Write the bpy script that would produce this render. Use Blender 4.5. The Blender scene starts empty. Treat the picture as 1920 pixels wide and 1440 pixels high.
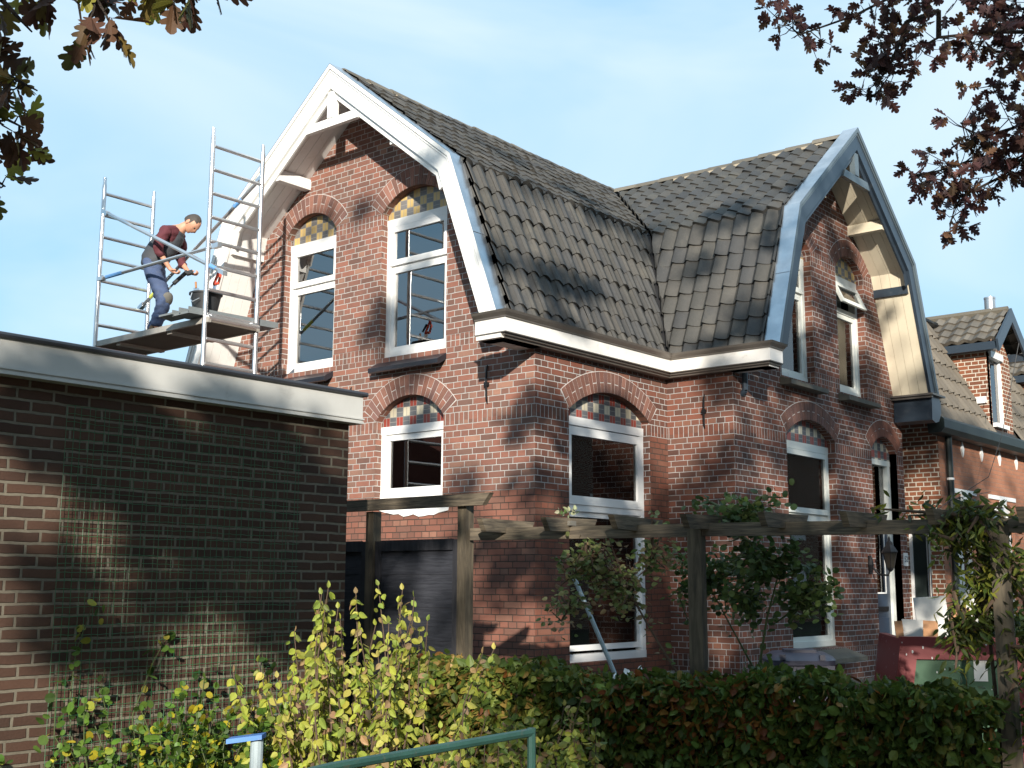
import bpy, bmesh, math, random
import numpy as np
from mathutils import Vector, Matrix
from mathutils.geometry import tessellate_polygon
random.seed(7); rng = np.random.default_rng(7)
R = math.radians
scn = bpy.context.scene
C = scn.collection

# ------------------------------------------------------------------ camera
YAW, PIT, ROL = R(39.72), R(9.42), R(.214)
CAM = Vector((7.059, -8.843, 1.613))
fw = Vector((-math.sin(YAW)*math.cos(PIT), math.cos(YAW)*math.cos(PIT), math.sin(PIT)))
rt = Vector((math.cos(YAW), math.sin(YAW), 0)); up = rt.cross(fw)
rt2 = rt*math.cos(ROL) + up*math.sin(ROL); up2 = -rt*math.sin(ROL) + up*math.cos(ROL)
cd = bpy.data.cameras.new('camera'); cam = bpy.data.objects.new('camera', cd); C.objects.link(cam)
cd.sensor_width = 36; cd.lens = 36*2255.3/1920; cd.clip_start = .1; cd.clip_end = 2000
M = Matrix((rt2, up2, -fw)).transposed().to_4x4(); M.translation = CAM
cam.matrix_world = M
scn.camera = cam

# ------------------------------------------------------------------ light
SUN_EL = R(17.5)
TR = Vector((-.635, .772, 0)).normalized()            # horizontal travel of the light
TRAVEL = Vector((TR.x*math.cos(SUN_EL), TR.y*math.cos(SUN_EL), -math.sin(SUN_EL)))
w = bpy.data.worlds.new('World'); scn.world = w; w.use_nodes = True
nt = w.node_tree; nt.nodes.clear()
sky = nt.nodes.new('ShaderNodeTexSky'); sky.sky_type = 'NISHITA'; sky.sun_disc = False
sky.sun_elevation = SUN_EL
src = -TRAVEL
sky.sun_rotation = math.atan2(src.x, src.y)
sky.air_density = 1.0; sky.dust_density = .6; sky.ozone_density = 1.0; sky.altitude = 0
tc = nt.nodes.new('ShaderNodeTexCoord')
mp = nt.nodes.new('ShaderNodeMapping'); mp.inputs['Scale'].default_value = (.9, .6, 2.2)
mp.inputs['Rotation'].default_value = (R(12), R(-14), R(30))
nz = nt.nodes.new('ShaderNodeTexNoise'); nz.inputs['Scale'].default_value = 1.9; nz.inputs['Detail'].default_value = 5; nz.inputs['Roughness'].default_value = .45; nz.inputs['Distortion'].default_value = .9
cr = nt.nodes.new('ShaderNodeValToRGB'); cr.color_ramp.elements[0].position = .4; cr.color_ramp.elements[1].position = .72
cr.color_ramp.elements[0].color = (.0,)*3+(1,); cr.color_ramp.elements[1].color = (.9,)*3+(1,)
mx = nt.nodes.new('ShaderNodeMix'); mx.data_type = 'RGBA'; mx.inputs['B'].default_value = (4.8, 5.3, 5.6, 1)
bg = nt.nodes.new('ShaderNodeBackground'); bg.inputs['Strength'].default_value = .13
wo = nt.nodes.new('ShaderNodeOutputWorld')
L = nt.links.new
L(tc.outputs['Generated'], mp.inputs[0]); L(mp.outputs[0], nz.inputs['Vector']); L(nz.outputs['Fac'], cr.inputs[0])
m0 = nt.nodes.new('ShaderNodeMix'); m0.data_type = 'RGBA'; m0.inputs['Factor'].default_value = .8; m0.inputs['B'].default_value = (1.7, 3.45, 5.0, 1)
L(sky.outputs[0], m0.inputs['A']); L(cr.outputs[0], mx.inputs['Factor']); L(m0.outputs['Result'], mx.inputs['A']); L(mx.outputs['Result'], bg.inputs[0]); L(bg.outputs[0], wo.inputs[0])
sd = bpy.data.lights.new('sun', 'SUN'); sd.energy = 5.0; sd.angle = R(.8); sd.color = (1, .92, .8)
so = bpy.data.objects.new('sun', sd); C.objects.link(so); so.location = (20, -25, 15)
so.rotation_euler = TRAVEL.to_track_quat('-Z', 'Y').to_euler()
scn.view_settings.view_transform = 'Standard'; scn.view_settings.look = 'None'; scn.view_settings.gamma = 1
scn.view_settings.exposure = 0.68

# ------------------------------------------------------------------ helpers
ORG = {}
def thing(name, label, cat, loc=(0, 0, 0), group=None):
    o = bpy.data.objects.new(name, None); C.objects.link(o); o.location = loc
    o.empty_display_size = .2
    o['label'] = label; o['category'] = cat
    if group: o['group'] = group
    ORG[o.name] = Vector(loc); return o
def tag(o, label=None, cat=None, group=None, kind=None):
    if label: o['label'] = label
    if cat: o['category'] = cat
    if group: o['group'] = group
    if kind: o['kind'] = kind
    return o
def link(name, me, parent=None, base=None):
    o = bpy.data.objects.new(name, me); C.objects.link(o)
    if parent is not None:
        org = ORG[parent.name]; o.parent = parent
        me.transform(Matrix.Translation(-org)); ORG[o.name] = org
    else:
        b = Vector(base) if base is not None else Vector((0, 0, 0))
        me.transform(Matrix.Translation(-b)); o.location = b; ORG[o.name] = b
    return o
class MB:
    def __init__(s): s.v = []; s.f = []; s.m = []; s.c = []; s.cur = None; s.mi = 0
    def add(s, vs, fs):
        k = len(s.v); s.v += [tuple(p) for p in vs]; s.f += [tuple(k+i for i in f) for f in fs]
        s.m += [s.mi]*len(fs); s.c += [s.cur or (1, 1, 1)]*len(fs)
    def box(s, lo, hi):
        x0, y0, z0 = lo; x1, y1, z1 = hi
        s.add([(x0,y0,z0),(x1,y0,z0),(x1,y1,z0),(x0,y1,z0),(x0,y0,z1),(x1,y0,z1),(x1,y1,z1),(x0,y1,z1)],
              [(0,3,2,1),(4,5,6,7),(0,1,5,4),(1,2,6,5),(2,3,7,6),(3,0,4,7)])
    def obox(s, c, ax, ay, az):       # centre and three half-axis vectors
        c, ax, ay, az = Vector(c), Vector(ax), Vector(ay), Vector(az)
        p = [c+sx*ax+sy*ay+sz*az for sz in (-1,1) for sx, sy in ((-1,-1),(1,-1),(1,1),(-1,1))]
        f = [(0,3,2,1),(4,5,6,7),(0,1,5,4),(1,2,6,5),(2,3,7,6),(3,0,4,7)]
        if ax.cross(ay).dot(az) < 0: f = [tuple(reversed(q)) for q in f]
        s.add(p, f)
    def bar(s, p0, p1, w, h, upv=(0, 0, 1)):
        p0, p1 = Vector(p0), Vector(p1); d = p1-p0; l = d.length; d.normalize()
        u = Vector(upv); sd_ = d.cross(u)
        if sd_.length < 1e-4: sd_ = d.cross(Vector((1, 0, 0)))
        sd_.normalize(); u = sd_.cross(d)
        s.obox((p0+p1)/2, d*l/2, sd_*w/2, u*h/2)
    def tube(s, p0, p1, r, n=8, r1=None, caps=True):
        s.path([p0, p1], [r, r if r1 is None else r1], n, caps)
    def path(s, ps, rs, n=6, caps=True):
        ps = [Vector(p) for p in ps]; k = len(s.v); m = len(ps)
        prev = None
        vs = []
        for i, p in enumerate(ps):
            d = (ps[min(i+1, m-1)]-ps[max(i-1, 0)])
            if d.length < 1e-9: d = Vector((0, 0, 1))
            d.normalize()
            a = d.cross(Vector((0, 0, 1))) if prev is None else d.cross(prev.cross(d))*-1
            if prev is None:
                if a.length < 1e-3: a = d.cross(Vector((1, 0, 0)))
                a.normalize()
            else:
                a = prev - d*prev.dot(d)
                if a.length < 1e-4: a = d.orthogonal()
                a.normalize()
            prev = a; b = d.cross(a)
            for j in range(n):
                t = 2*math.pi*j/n; vs.append(p+(a*math.cos(t)+b*math.sin(t))*rs[i])
        fs = []
        for i in range(m-1):
            for j in range(n):
                fs.append((i*n+j, i*n+(j+1) % n, (i+1)*n+(j+1) % n, (i+1)*n+j))
        if caps: fs += [tuple(range(n))[::-1], tuple((m-1)*n+j for j in range(n))]
        s.add(vs, fs)
    def lathe(s, c, prof, n=24):       # prof [(r,z)]
        vs = []; m = len(prof)
        for r, z in prof:
            for j in range(n):
                t = 2*math.pi*j/n; vs.append((c[0]+r*math.cos(t), c[1]+r*math.sin(t), c[2]+z))
        fs = [(i*n+j, i*n+(j+1) % n, (i+1)*n+(j+1) % n, (i+1)*n+j) for i in range(m-1) for j in range(n)]
        s.add(vs, fs)
    def prism(s, pts, e):              # planar loop of 3d points extruded by vector e
        pts = [Vector(p) for p in pts]; e = Vector(e); n = len(pts)
        nrm = Vector((0, 0, 0))
        for i in range(n): nrm += pts[i].cross(pts[(i+1) % n])
        if nrm.dot(e) > 0: pts = pts[::-1]
        vs = pts+[p+e for p in pts]
        tri = tessellate_polygon([pts])
        def orient(t, want):
            a, b, c = (vs[i] for i in t)
            return t if (b-a).cross(c-a).dot(want) > 0 else t[::-1]
        fs = [orient(tuple(t), -e) for t in tri]+[orient(tuple(i+n for i in t), e) for t in tri]
        fs += [(i, i+n, (i+1) % n+n, (i+1) % n) if False else (i, (i+1) % n, (i+1) % n+n, i+n)[::-1] for i in range(n)]
        s.add(vs, fs)
    def build(s, name, mats, parent=None, base=None, smooth=False, uv=False):
        me = bpy.data.meshes.new(name); me.from_pydata(s.v, [], s.f); 
        for m_ in (mats if isinstance(mats, (list, tuple)) else [mats]): me.materials.append(m_)
        me.polygons.foreach_set('material_index', s.m)
        if any(c != (1, 1, 1) for c in s.c):
            at = me.attributes.new('Col', 'FLOAT_COLOR', 'FACE')
            at.data.foreach_set('color', np.array([(*c, 1.) for c in s.c], dtype=np.float32).ravel())
        if uv:
            ul = me.uv_layers.new(name='UVMap'); co = [v.co for v in me.vertices]
            for p in me.polygons:
                n_ = p.normal
                for li, vi in zip(p.loop_indices, p.vertices):
                    c = co[vi]
                    if abs(n_.z) > .8: ul.data[li].uv = (c.x, c.y)
                    elif abs(n_.x) > abs(n_.y): ul.data[li].uv = (c.y, c.z)
                    else: ul.data[li].uv = (c.x, c.z)
        if smooth:
            me.polygons.foreach_set('use_smooth', [True]*len(me.polygons))
            try: me.set_sharp_from_angle(angle=R(40))
            except Exception: pass
        me.update()
        return link(name, me, parent, base)

# ------------------------------------------------------------------ materials
class NT:
    def __init__(s, name):
        s.mat = bpy.data.materials.new(name); s.mat.use_nodes = True; s.t = s.mat.node_tree; s.t.nodes.clear()
        s.out = s.t.nodes.new('ShaderNodeOutputMaterial')
    def n(s, k, **kw):
        x = s.t.nodes.new(k)
        for a, b in kw.items(): setattr(x, a, b)
        return x
    def l(s, a, b): s.t.links.new(a, b)
    def _in(s, sock, v):
        if isinstance(v, (int, float)): sock.default_value = v
        else: s.l(v, sock)
    def m(s, op, a, b=0., c=None):
        x = s.n('ShaderNodeMath', operation=op); s._in(x.inputs[0], a); s._in(x.inputs[1], b)
        if c is not None: s._in(x.inputs[2], c)
        return x.outputs[0]
    def mix(s, f, a, b, mode='MIX'):
        x = s.n('ShaderNodeMix', data_type='RGBA', blend_type=mode); s._in(x.inputs['Factor'], f)
        for k_, v in (('A', a), ('B', b)):
            if isinstance(v, tuple): x.inputs[k_].default_value = (*v, 1)
            else: s.l(v, x.inputs[k_])
        return x.outputs['Result']
    def mixf(s, f, a, b):
        x = s.n('ShaderNodeMix', data_type='FLOAT'); s._in(x.inputs['Factor'], f); s._in(x.inputs['A'], a); s._in(x.inputs['B'], b)
        return x.outputs['Result']
    def noise(s, scale, detail=3, rough=.5, vec=None, dist=0):
        x = s.n('ShaderNodeTexNoise'); x.inputs['Scale'].default_value = scale; x.inputs['Detail'].default_value = detail
        x.inputs['Roughness'].default_value = rough; x.inputs['Distortion'].default_value = dist
        if vec is not None: s.l(vec, x.inputs['Vector'])
        return x.outputs['Fac']
    def ramp(s, f, stops):
        x = s.n('ShaderNodeValToRGB'); s.l(f, x.inputs[0]); e = x.color_ramp.elements
        while len(e) < len(stops): e.new(.5)
        for i, (p, c) in enumerate(stops): e[i].position = p; e[i].color = (*c, 1)
        return x.outputs[0]
    def smooth(s, v, a, b, lo=0., hi=1.):
        x = s.n('ShaderNodeMapRange', interpolation_type='SMOOTHSTEP'); s._in(x.inputs['Value'], v)
        s._in(x.inputs['From Min'], a); s._in(x.inputs['From Max'], b); s._in(x.inputs['To Min'], lo); s._in(x.inputs['To Max'], hi)
        return x.outputs[0]
    def bsdf(s, col, rough=.6, metal=0., bump=None, bd=.01, spec=.5):
        x = s.n('ShaderNodeBsdfPrincipled')
        if isinstance(col, tuple): x.inputs['Base Color'].default_value = (*col, 1)
        else: s.l(col, x.inputs['Base Color'])
        s._in(x.inputs['Roughness'], rough); x.inputs['Metallic'].default_value = metal
        x.inputs['Specular IOR Level'].default_value = spec
        if bump is not None:
            b = s.n('ShaderNodeBump'); b.inputs['Distance'].default_value = bd; b.inputs['Strength'].default_value = 1
            s.l(bump, b.inputs['Height']); s.l(b.outputs[0], x.inputs['Normal'])
        s.l(x.outputs[0], s.out.inputs[0]); return x
    def pos(s): return s.n('ShaderNodeNewGeometry').outputs['Position']

def plain(name, col, rough=.5, metal=0., var=.12, scale=6., bump=.0, dirt=None, spec=.5):
    t = NT(name); p = t.pos()
    n1 = t.noise(scale, 5, .6, p); n2 = t.noise(scale*9, 3, .6, p)
    k = t.m('ADD', t.m('MULTIPLY', t.m('SUBTRACT', n1, .5), var*2), t.m('MULTIPLY', t.m('SUBTRACT', n2, .5), var))
    f = t.m('ADD', k, 1.)
    base = t.mix(1., col, f, 'MULTIPLY') if False else None
    x = t.n('ShaderNodeVectorMath', operation='SCALE'); x.inputs[0].default_value = col; t.l(f, x.inputs['Scale'])
    c = x.outputs[0]
    if dirt:
        dm = t.smooth(t.noise(scale*1.7, 6, .7, p, .6), .55, .75, 0., dirt[1]); c = t.mix(dm, c, dirt[0])
    t.bsdf(c, rough, metal, n2 if bump else None, bump, spec)
    return t.mat

def brick(name, pal, mortar, joint=.0078, course=.062, hdr=.104, bands=(), oldz=None, oldmort=(.07,.052,.042), splitu=None, splitz=None, z0=2.5, running=False, var=1., bd=.004, grime=.3, wob=.003):
    """Cross-bond (or stretcher-bond) brickwork laid from the UV in metres."""
    t = NT(name); uvn = t.n('ShaderNodeUVMap'); sep = t.n('ShaderNodeSeparateXYZ')
    nzv = t.n('ShaderNodeTexNoise'); nzv.inputs['Scale'].default_value = 9; nzv.inputs['Detail'].default_value = 2
    t.l(uvn.outputs[0], nzv.inputs['Vector'])
    sc = t.n('ShaderNodeVectorMath', operation='SCALE'); sub = t.n('ShaderNodeVectorMath', operation='SUBTRACT'); sub.inputs[1].default_value = (.5, .5, .5)
    t.l(nzv.outputs['Color'], sub.inputs[0]); t.l(sub.outputs[0], sc.inputs[0]); sc.inputs['Scale'].default_value = wob*2
    ad = t.n('ShaderNodeVectorMath', operation='ADD'); t.l(uvn.outputs[0], ad.inputs[0]); t.l(sc.outputs[0], ad.inputs[1])
    t.l(ad.outputs[0], sep.inputs[0]); u, v = sep.outputs[0], sep.outputs[1]
    vv = t.m('DIVIDE', t.m('SUBTRACT', v, z0), course)
    row = t.m('FLOOR', vv); fv = t.m('MULTIPLY', t.m('FRACT', t.m('ADD', vv, 1000.)), course)
    r4 = t.m('MODULO', t.m('ADD', row, 4000.), 4.)
    if running:
        Ln = hdr*2; off = t.m('MULTIPLY', t.m('MODULO', r4, 2.), hdr); hd = t.m('MULTIPLY', row, 0.)
        rj = t.n('ShaderNodeTexWhiteNoise', noise_dimensions='1D'); t.l(row, rj.inputs['W'])
        off = t.m('ADD', off, t.m('MULTIPLY', rj.outputs[0], .05))
        Lv = t.m('ADD', hd, Ln)
    else:
        hd = t.m('MODULO', r4, 2.)                       # 1 = header course
        Lv = t.m('SUBTRACT', 2*hdr, t.m('MULTIPLY', hd, hdr))
        off = t.m('ADD', t.m('MULTIPLY', hd, hdr/2), t.m('MULTIPLY', t.m('GREATER_THAN', r4, 1.5), hdr))
    band = None
    for a, b in bands:
        k = t.m('MULTIPLY', t.m('GREATER_THAN', v, a), t.m('LESS_THAN', v, b))
        band = k if band is None else t.m('MAXIMUM', band, k)
    if band is not None:
        Lv = t.mixf(band, Lv, course); off = t.mixf(band, off, 0.)
        bh = t.m('MULTIPLY', t.m('FRACT', t.m('ADD', t.m('DIVIDE', t.m('SUBTRACT', v, bands[0][0]), 2*course), 1000.)), 2*course)
        fv = t.mixf(band, fv, bh); hgt = t.mixf(band, course, 2*course)
        row = t.mixf(band, row, t.m('ADD', t.m('FLOOR', t.m('DIVIDE', v, 2*course)), 777.))
    else: hgt = t.m('ADD', t.m('MULTIPLY', row, 0.), course)
    uu = t.m('DIVIDE', t.m('ADD', t.m('ADD', u, off), 300.), Lv)
    iu = t.m('FLOOR', uu); fu = t.m('MULTIPLY', t.m('FRACT', uu), Lv)
    d = t.m('MINIMUM', t.m('MINIMUM', fu, t.m('SUBTRACT', Lv, fu)), t.m('MINIMUM', fv, t.m('SUBTRACT', hgt, fv)))
    mask = t.smooth(d, joint/2-.0012, joint/2+.0018)     # 1 = brick
    cb = t.n('ShaderNodeCombineXYZ'); t.l(iu, cb.inputs[0]); t.l(row, cb.inputs[1])
    wn = t.n('ShaderNodeTexWhiteNoise', noise_dimensions='2D'); t.l(cb.outputs[0], wn.inputs['Vector'])
    big = t.noise(1.1, 3, .6, uvn.outputs[0]); fine = t.noise(70, 4, .7, uvn.outputs[0]); mid = t.noise(14, 3, .6, uvn.outputs[0])
    sel = t.m('ADD', wn.outputs['Value'], t.m('MULTIPLY', t.m('SUBTRACT', big, .5), .5))
    n = len(pal); av = [sum(c[i] for c in pal)/n for i in range(3)]; pal = [tuple(c[i]*.76+av[i]*.24 for i in range(3)) for c in pal]; col = t.ramp(sel, [(i/(n-1), c) for i, c in enumerate(pal)])
    sh = t.m('ADD', .72, t.m('ADD', t.m('MULTIPLY', fine, .3), t.m('MULTIPLY', mid, .26)))
    x = t.n('ShaderNodeVectorMath', operation='SCALE'); t.l(col, x.inputs[0]); t.l(sh, x.inputs['Scale']); col = x.outputs[0]
    mort = t.mix(t.smooth(mid, .3, .75), mortar, tuple(c*.72 for c in mortar))
    mdepth = 0.
    if oldz is not None:
        o = t.m('LESS_THAN', v, oldz)
        if splitu is not None:
            o = t.m('MAXIMUM', o, t.m('MULTIPLY', t.m('GREATER_THAN', u, splitu), t.m('LESS_THAN', v, splitz)))
        mort = t.mix(o, mort, oldmort)
        col = t.mix(t.m('MULTIPLY', o, .28), col, (.2, .072, .045))
    c = t.mix(mask, mort, col)
    g = t.smooth(t.noise(.8, 6, .7, uvn.outputs[0], .4), .5, .8, 0., grime); c = t.mix(g, c, (.07, .055, .045))
    h = t.m('ADD', mask, t.m('MULTIPLY', fine, .35))
    t.bsdf(c, .85, 0, h, bd, .25)
    return t.mat

c_ = .062
BANDS = ((2.5+11*c_, 2.5+13*c_),)
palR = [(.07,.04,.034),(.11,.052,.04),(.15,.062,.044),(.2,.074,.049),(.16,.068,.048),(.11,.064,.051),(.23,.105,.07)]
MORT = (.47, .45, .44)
mBrickA = brick('brick_front', [(.12,.072,.06),(.17,.085,.067),(.22,.098,.073),(.28,.122,.088),(.2,.097,.075),(.145,.09,.074),(.33,.18,.13)], (.5,.48,.46), bands=BANDS+((2.5+24*c_, 2.5+26*c_), (2.5+48*c_, 2.5+50*c_)), oldz=2.5)  # front palette and mortar lightened to stand in for direct sun
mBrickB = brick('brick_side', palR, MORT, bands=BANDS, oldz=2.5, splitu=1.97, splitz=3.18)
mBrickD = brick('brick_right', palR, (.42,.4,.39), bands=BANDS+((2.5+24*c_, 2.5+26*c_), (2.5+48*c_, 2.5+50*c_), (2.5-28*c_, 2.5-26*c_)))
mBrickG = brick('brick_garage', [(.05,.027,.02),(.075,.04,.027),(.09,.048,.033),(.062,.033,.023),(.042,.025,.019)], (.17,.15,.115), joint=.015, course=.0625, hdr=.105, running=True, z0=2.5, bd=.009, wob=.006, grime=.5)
mBrickN = brick('brick_neighbour', [(.13,.055,.033),(.2,.075,.04),(.25,.09,.045),(.16,.065,.04)], (.6,.54,.45), joint=.014, bd=.006)
mBrickN2 = brick('brick_neighbour_front', [(.3,.13,.08),(.38,.17,.1),(.34,.15,.09)], (.3,.2,.15), joint=.007, bd=.003)

def attr_mat(name, rough=.8, bump=.003, gain=1., var=.3, scale=40):
    t = NT(name); a = t.n('ShaderNodeAttribute'); a.attribute_name = 'Col'; p = t.pos()
    f = t.noise(scale, 4, .65, p); f2 = t.noise(scale/12, 3, .6, p)
    k = t.m('ADD', 1-var/2-.08, t.m('ADD', t.m('MULTIPLY', f, var), t.m('MULTIPLY', f2, .18)))
    x = t.n('ShaderNodeVectorMath', operation='SCALE'); t.l(a.outputs['Color'], x.inputs[0]); t.l(k, x.inputs['Scale'])
    t.bsdf(x.outputs[0], rough, 0, f, bump, .3); return t.mat
mVous = attr_mat('arch_brick')
def tile_mat():
    t = NT('roof_tile'); a = t.n('ShaderNodeAttribute'); a.attribute_name = 'Col'; p = t.pos()
    f = t.noise(30, 5, .7, p); f2 = t.noise(3.2, 4, .65, p, .5); f3 = t.noise(90, 2, .6, p)
    k = t.m('ADD', .62, t.m('ADD', t.m('MULTIPLY', f, .45), t.m('MULTIPLY', f2, .35)))
    x = t.n('ShaderNodeVectorMath', operation='SCALE'); t.l(a.outputs['Color'], x.inputs[0]); t.l(k, x.inputs['Scale'])
    c = t.mix(t.smooth(f2, .52, .72, 0., .5), x.outputs[0], (.09, .083, .068))
    c = t.mix(t.smooth(f3, .7, .78, 0., .6), c, (.3, .27, .22))
    t.bsdf(c, .62, 0, f, .004, .45); return t.mat
mTile = tile_mat()
mWhite = plain('white_paint', (.78,.78,.76), .35, var=.05, scale=3, dirt=((.45,.42,.36), .4))
mFrame = plain('window_paint', (.8,.8,.79), .3, var=.03, scale=5, dirt=((.6,.58,.52), .15))
mFrameOld = plain('old_window_paint', (.66,.68,.64), .45, var=.06, scale=5, dirt=((.38,.34,.27), .5))
mCream = plain('cream_board', (.66,.59,.45), .5, var=.05, scale=3, dirt=((.4,.33,.22), .25))
mBlue = plain('blue_grey_paint', (.028,.041,.058), .35, var=.08, scale=3, dirt=((.16,.17,.17), .25))
mBlueL = plain('pale_blue_grey_paint', (.1,.13,.15), .4, var=.06)
mGutter = plain('green_black_gutter', (.012,.02,.019), .5, var=.1)
mCornice = plain('cornice_paint', (.72,.7,.67), .4, var=.07, scale=3.5, dirt=((.35,.32,.28), .55))
mZincDark = plain('weathered_gutter_lip', (.2,.18,.16), .45, .6, var=.2, scale=8)
mLead = plain('lead_valley', (.015,.015,.017), .5, .3, var=.2)
mMortarR = plain('ridge_mortar', (.4,.34,.25), .9, var=.3, scale=14, bump=.01)
mSill = plain('dark_sill_paint', (.018,.02,.028), .3, var=.15)
mStone = plain('mossy_stone_sill', (.12,.11,.09), .8, var=.35, scale=10, dirt=((.2,.2,.1), .5), bump=.004)
mIron = plain('black_iron', (.012,.012,.014), .45, .3)
mDoor = plain('blue_door_paint', (.028,.045,.075), .35, var=.08)
mAlu = plain('aluminium_tube', (.62,.64,.66), .28, .85, var=.12, scale=10, dirt=((.5,.46,.38), .5))
mTape = plain('blue_tape', (.12,.3,.6), .5); mTapeY = plain('yellow_tape', (.5,.55,.12), .5)
mPly = plain('platform_ply', (.12,.1,.085), .8, var=.25, scale=5)
mPlyEdge = plain('platform_rail', (.34,.32,.29), .6, .2, var=.3, scale=8)
mTray = plain('grey_tray', (.16,.18,.19), .5, var=.2)
mBlack = plain('black_rubber', (.02,.022,.025), .55, var=.2)
mRed = plain('red_handle', (.6,.08,.04), .4)
mBark = plain('oak_bark', (.045,.035,.028), .95, var=.4, scale=12, bump=.02)
mTwig = plain('twig_bark', (.09,.06,.04), .9, var=.3, scale=20)
mGreenTwig = plain('rose_stem', (.05,.07,.02), .7, var=.3, scale=20)
mWire = plain('green_wire', (.025,.11,.045), .4, var=.1)
mRail = plain('green_rail_paint', (.03,.085,.07), .45, var=.3, scale=20, dirt=((.15,.12,.09), .7))
mBluePost = plain('blue_board_paint', (.07,.2,.5), .5, var=.12, scale=12, dirt=((.5,.5,.48), .3))
mGreyPost = plain('worn_blue_post', (.33,.4,.43), .6, var=.25, scale=14)
mGalv = plain('galvanised_flue', (.7,.7,.7), .3, .9)
mGarFas = plain('grey_fascia', (.5,.5,.48), .55, .1, var=.08, scale=2.2, dirt=((.26,.26,.24), .5))
mRoofEdge = plain('dark_roof_edge', (.035,.037,.045), .45, var=.1)
mBin = plain('purple_grey_plastic', (.05,.05,.075), .45, var=.12)
def spat(name, col, dens):
    t = NT(name); p = t.pos(); v = t.n('ShaderNodeTexVoronoi'); v.inputs['Scale'].default_value = 26; mpn = t.n('ShaderNodeMapping'); mpn.inputs['Rotation'].default_value = (.3,.2,.4); mpn.inputs['Scale'].default_value = (1.3,1.3,.7); t.l(p, mpn.inputs[0]); t.l(mpn.outputs[0], v.inputs['Vector'])
    sp_ = t.n('ShaderNodeSeparateColor'); t.l(v.outputs['Color'], sp_.inputs[0])
    m = t.m('MULTIPLY', t.m('LESS_THAN', v.outputs['Distance'], t.m('MULTIPLY', sp_.outputs[1], .28)), t.m('LESS_THAN', sp_.outputs[0], dens))
    t.bsdf(t.mix(m, col, (.6,.6,.57)), .4); return t.mat
mRedPaint = spat('dark_red_paint', (.17,.01,.013), .3)
mGreenPaint = spat('green_skip_paint', (.012,.075,.028), .45)
mSpat = plain('white_spatter', (.65,.65,.62), .6)
mBoard = plain('white_board', (.5,.5,.48), .6, var=.1)
mRawWood = plain('raw_wood', (.34,.17,.075), .7, var=.3, scale=9)
mPlastic = plain('pale_plastic_sheet', (.5,.56,.63), .3, var=.12, scale=6)
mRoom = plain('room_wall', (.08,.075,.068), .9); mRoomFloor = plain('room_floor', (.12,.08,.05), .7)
mCurt = plain('yellow_curtain', (.62,.48,.2), .8, var=.1); mCurtG = plain('grey_curtain', (.34,.36,.33), .8, var=.1)
mSkin = plain('skin', (.5,.26,.17), .55, var=.06); mHair = plain('dark_hair', (.05,.042,.036), .7, var=.3, scale=40)
mMaroon = plain('maroon_jumper', (.095,.02,.028), .85, var=.15, scale=14); mVest = plain('charcoal_vest', (.04,.045,.055), .7, var=.15, scale=14)
mJeans = plain('work_trousers', (.055,.085,.17), .8, var=.18, scale=12, dirt=((.2,.18,.14), .5)); mBoot = plain('brown_boot', (.12,.085,.05), .8, var=.2)
mKnee = plain('worn_knee_patch', (.13,.125,.11), .9, var=.2)

def wood(name, c1, c2, vertical=False, rough=.75):
    t = NT(name); p = t.pos(); mp = t.n('ShaderNodeMapping')
    mp.inputs['Scale'].default_value = (1, 1, .12) if vertical else (.18, .18, 2.4); t.l(p, mp.inputs[0])
    f = t.noise(26, 6, .65, mp.outputs[0], .6); f2 = t.noise(2.5, 3, .6, p)
    c = t.mix(t.smooth(f, .3, .7), c1, c2); c = t.mix(t.smooth(f2, .45, .75, 0., .4), c, tuple(x*.5 for x in c1))
    t.bsdf(c, rough, 0, f, .003, .3); return t.mat
mPerg = wood('weathered_pergola_wood', (.06,.05,.04), (.19,.155,.11)); mPergV = wood('weathered_post_wood', (.05,.042,.032), (.14,.115,.08), True)
mGate = wood('dark_stained_board', (.022,.024,.032), (.045,.048,.06)); mGateV = wood('dark_stained_post', (.02,.021,.027), (.045,.045,.052), True)

def glass_mat(name, tint=.8, f0=1.9):
    t = NT(name); fr = t.n('ShaderNodeFresnel'); fr.inputs[0].default_value = f0
    p = t.pos(); b = t.n('ShaderNodeBump'); b.inputs['Distance'].default_value = .0009; t.l(t.noise(1.8, 2, .5, p), b.inputs['Height'])
    g = t.n('ShaderNodeBsdfGlossy'); g.inputs['Roughness'].default_value = .012; t.l(b.outputs[0], g.inputs['Normal'])
    tr = t.n('ShaderNodeBsdfTransparent'); tr.inputs[0].default_value = (tint, tint, tint*.97, 1)
    m = t.n('ShaderNodeMixShader'); t.l(fr.outputs[0], m.inputs[0]); t.l(tr.outputs[0], m.inputs[1]); t.l(g.outputs[0], m.inputs[2])
    t.l(m.outputs[0], t.out.inputs[0]); return t.mat
mGlass = glass_mat('window_glass', .7, 3.2); mGlassD = glass_mat('dark_window_glass', .7, 2.0)
mZinc = (lambda t: (t.bsdf(t.mix(t.smooth(t.noise(3, 5, .6, t.pos()), .35, .7), (.42,.46,.5), (.62,.65,.68)), .3, .85), t.mat)[1])(NT('zinc_flashing'))

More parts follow.
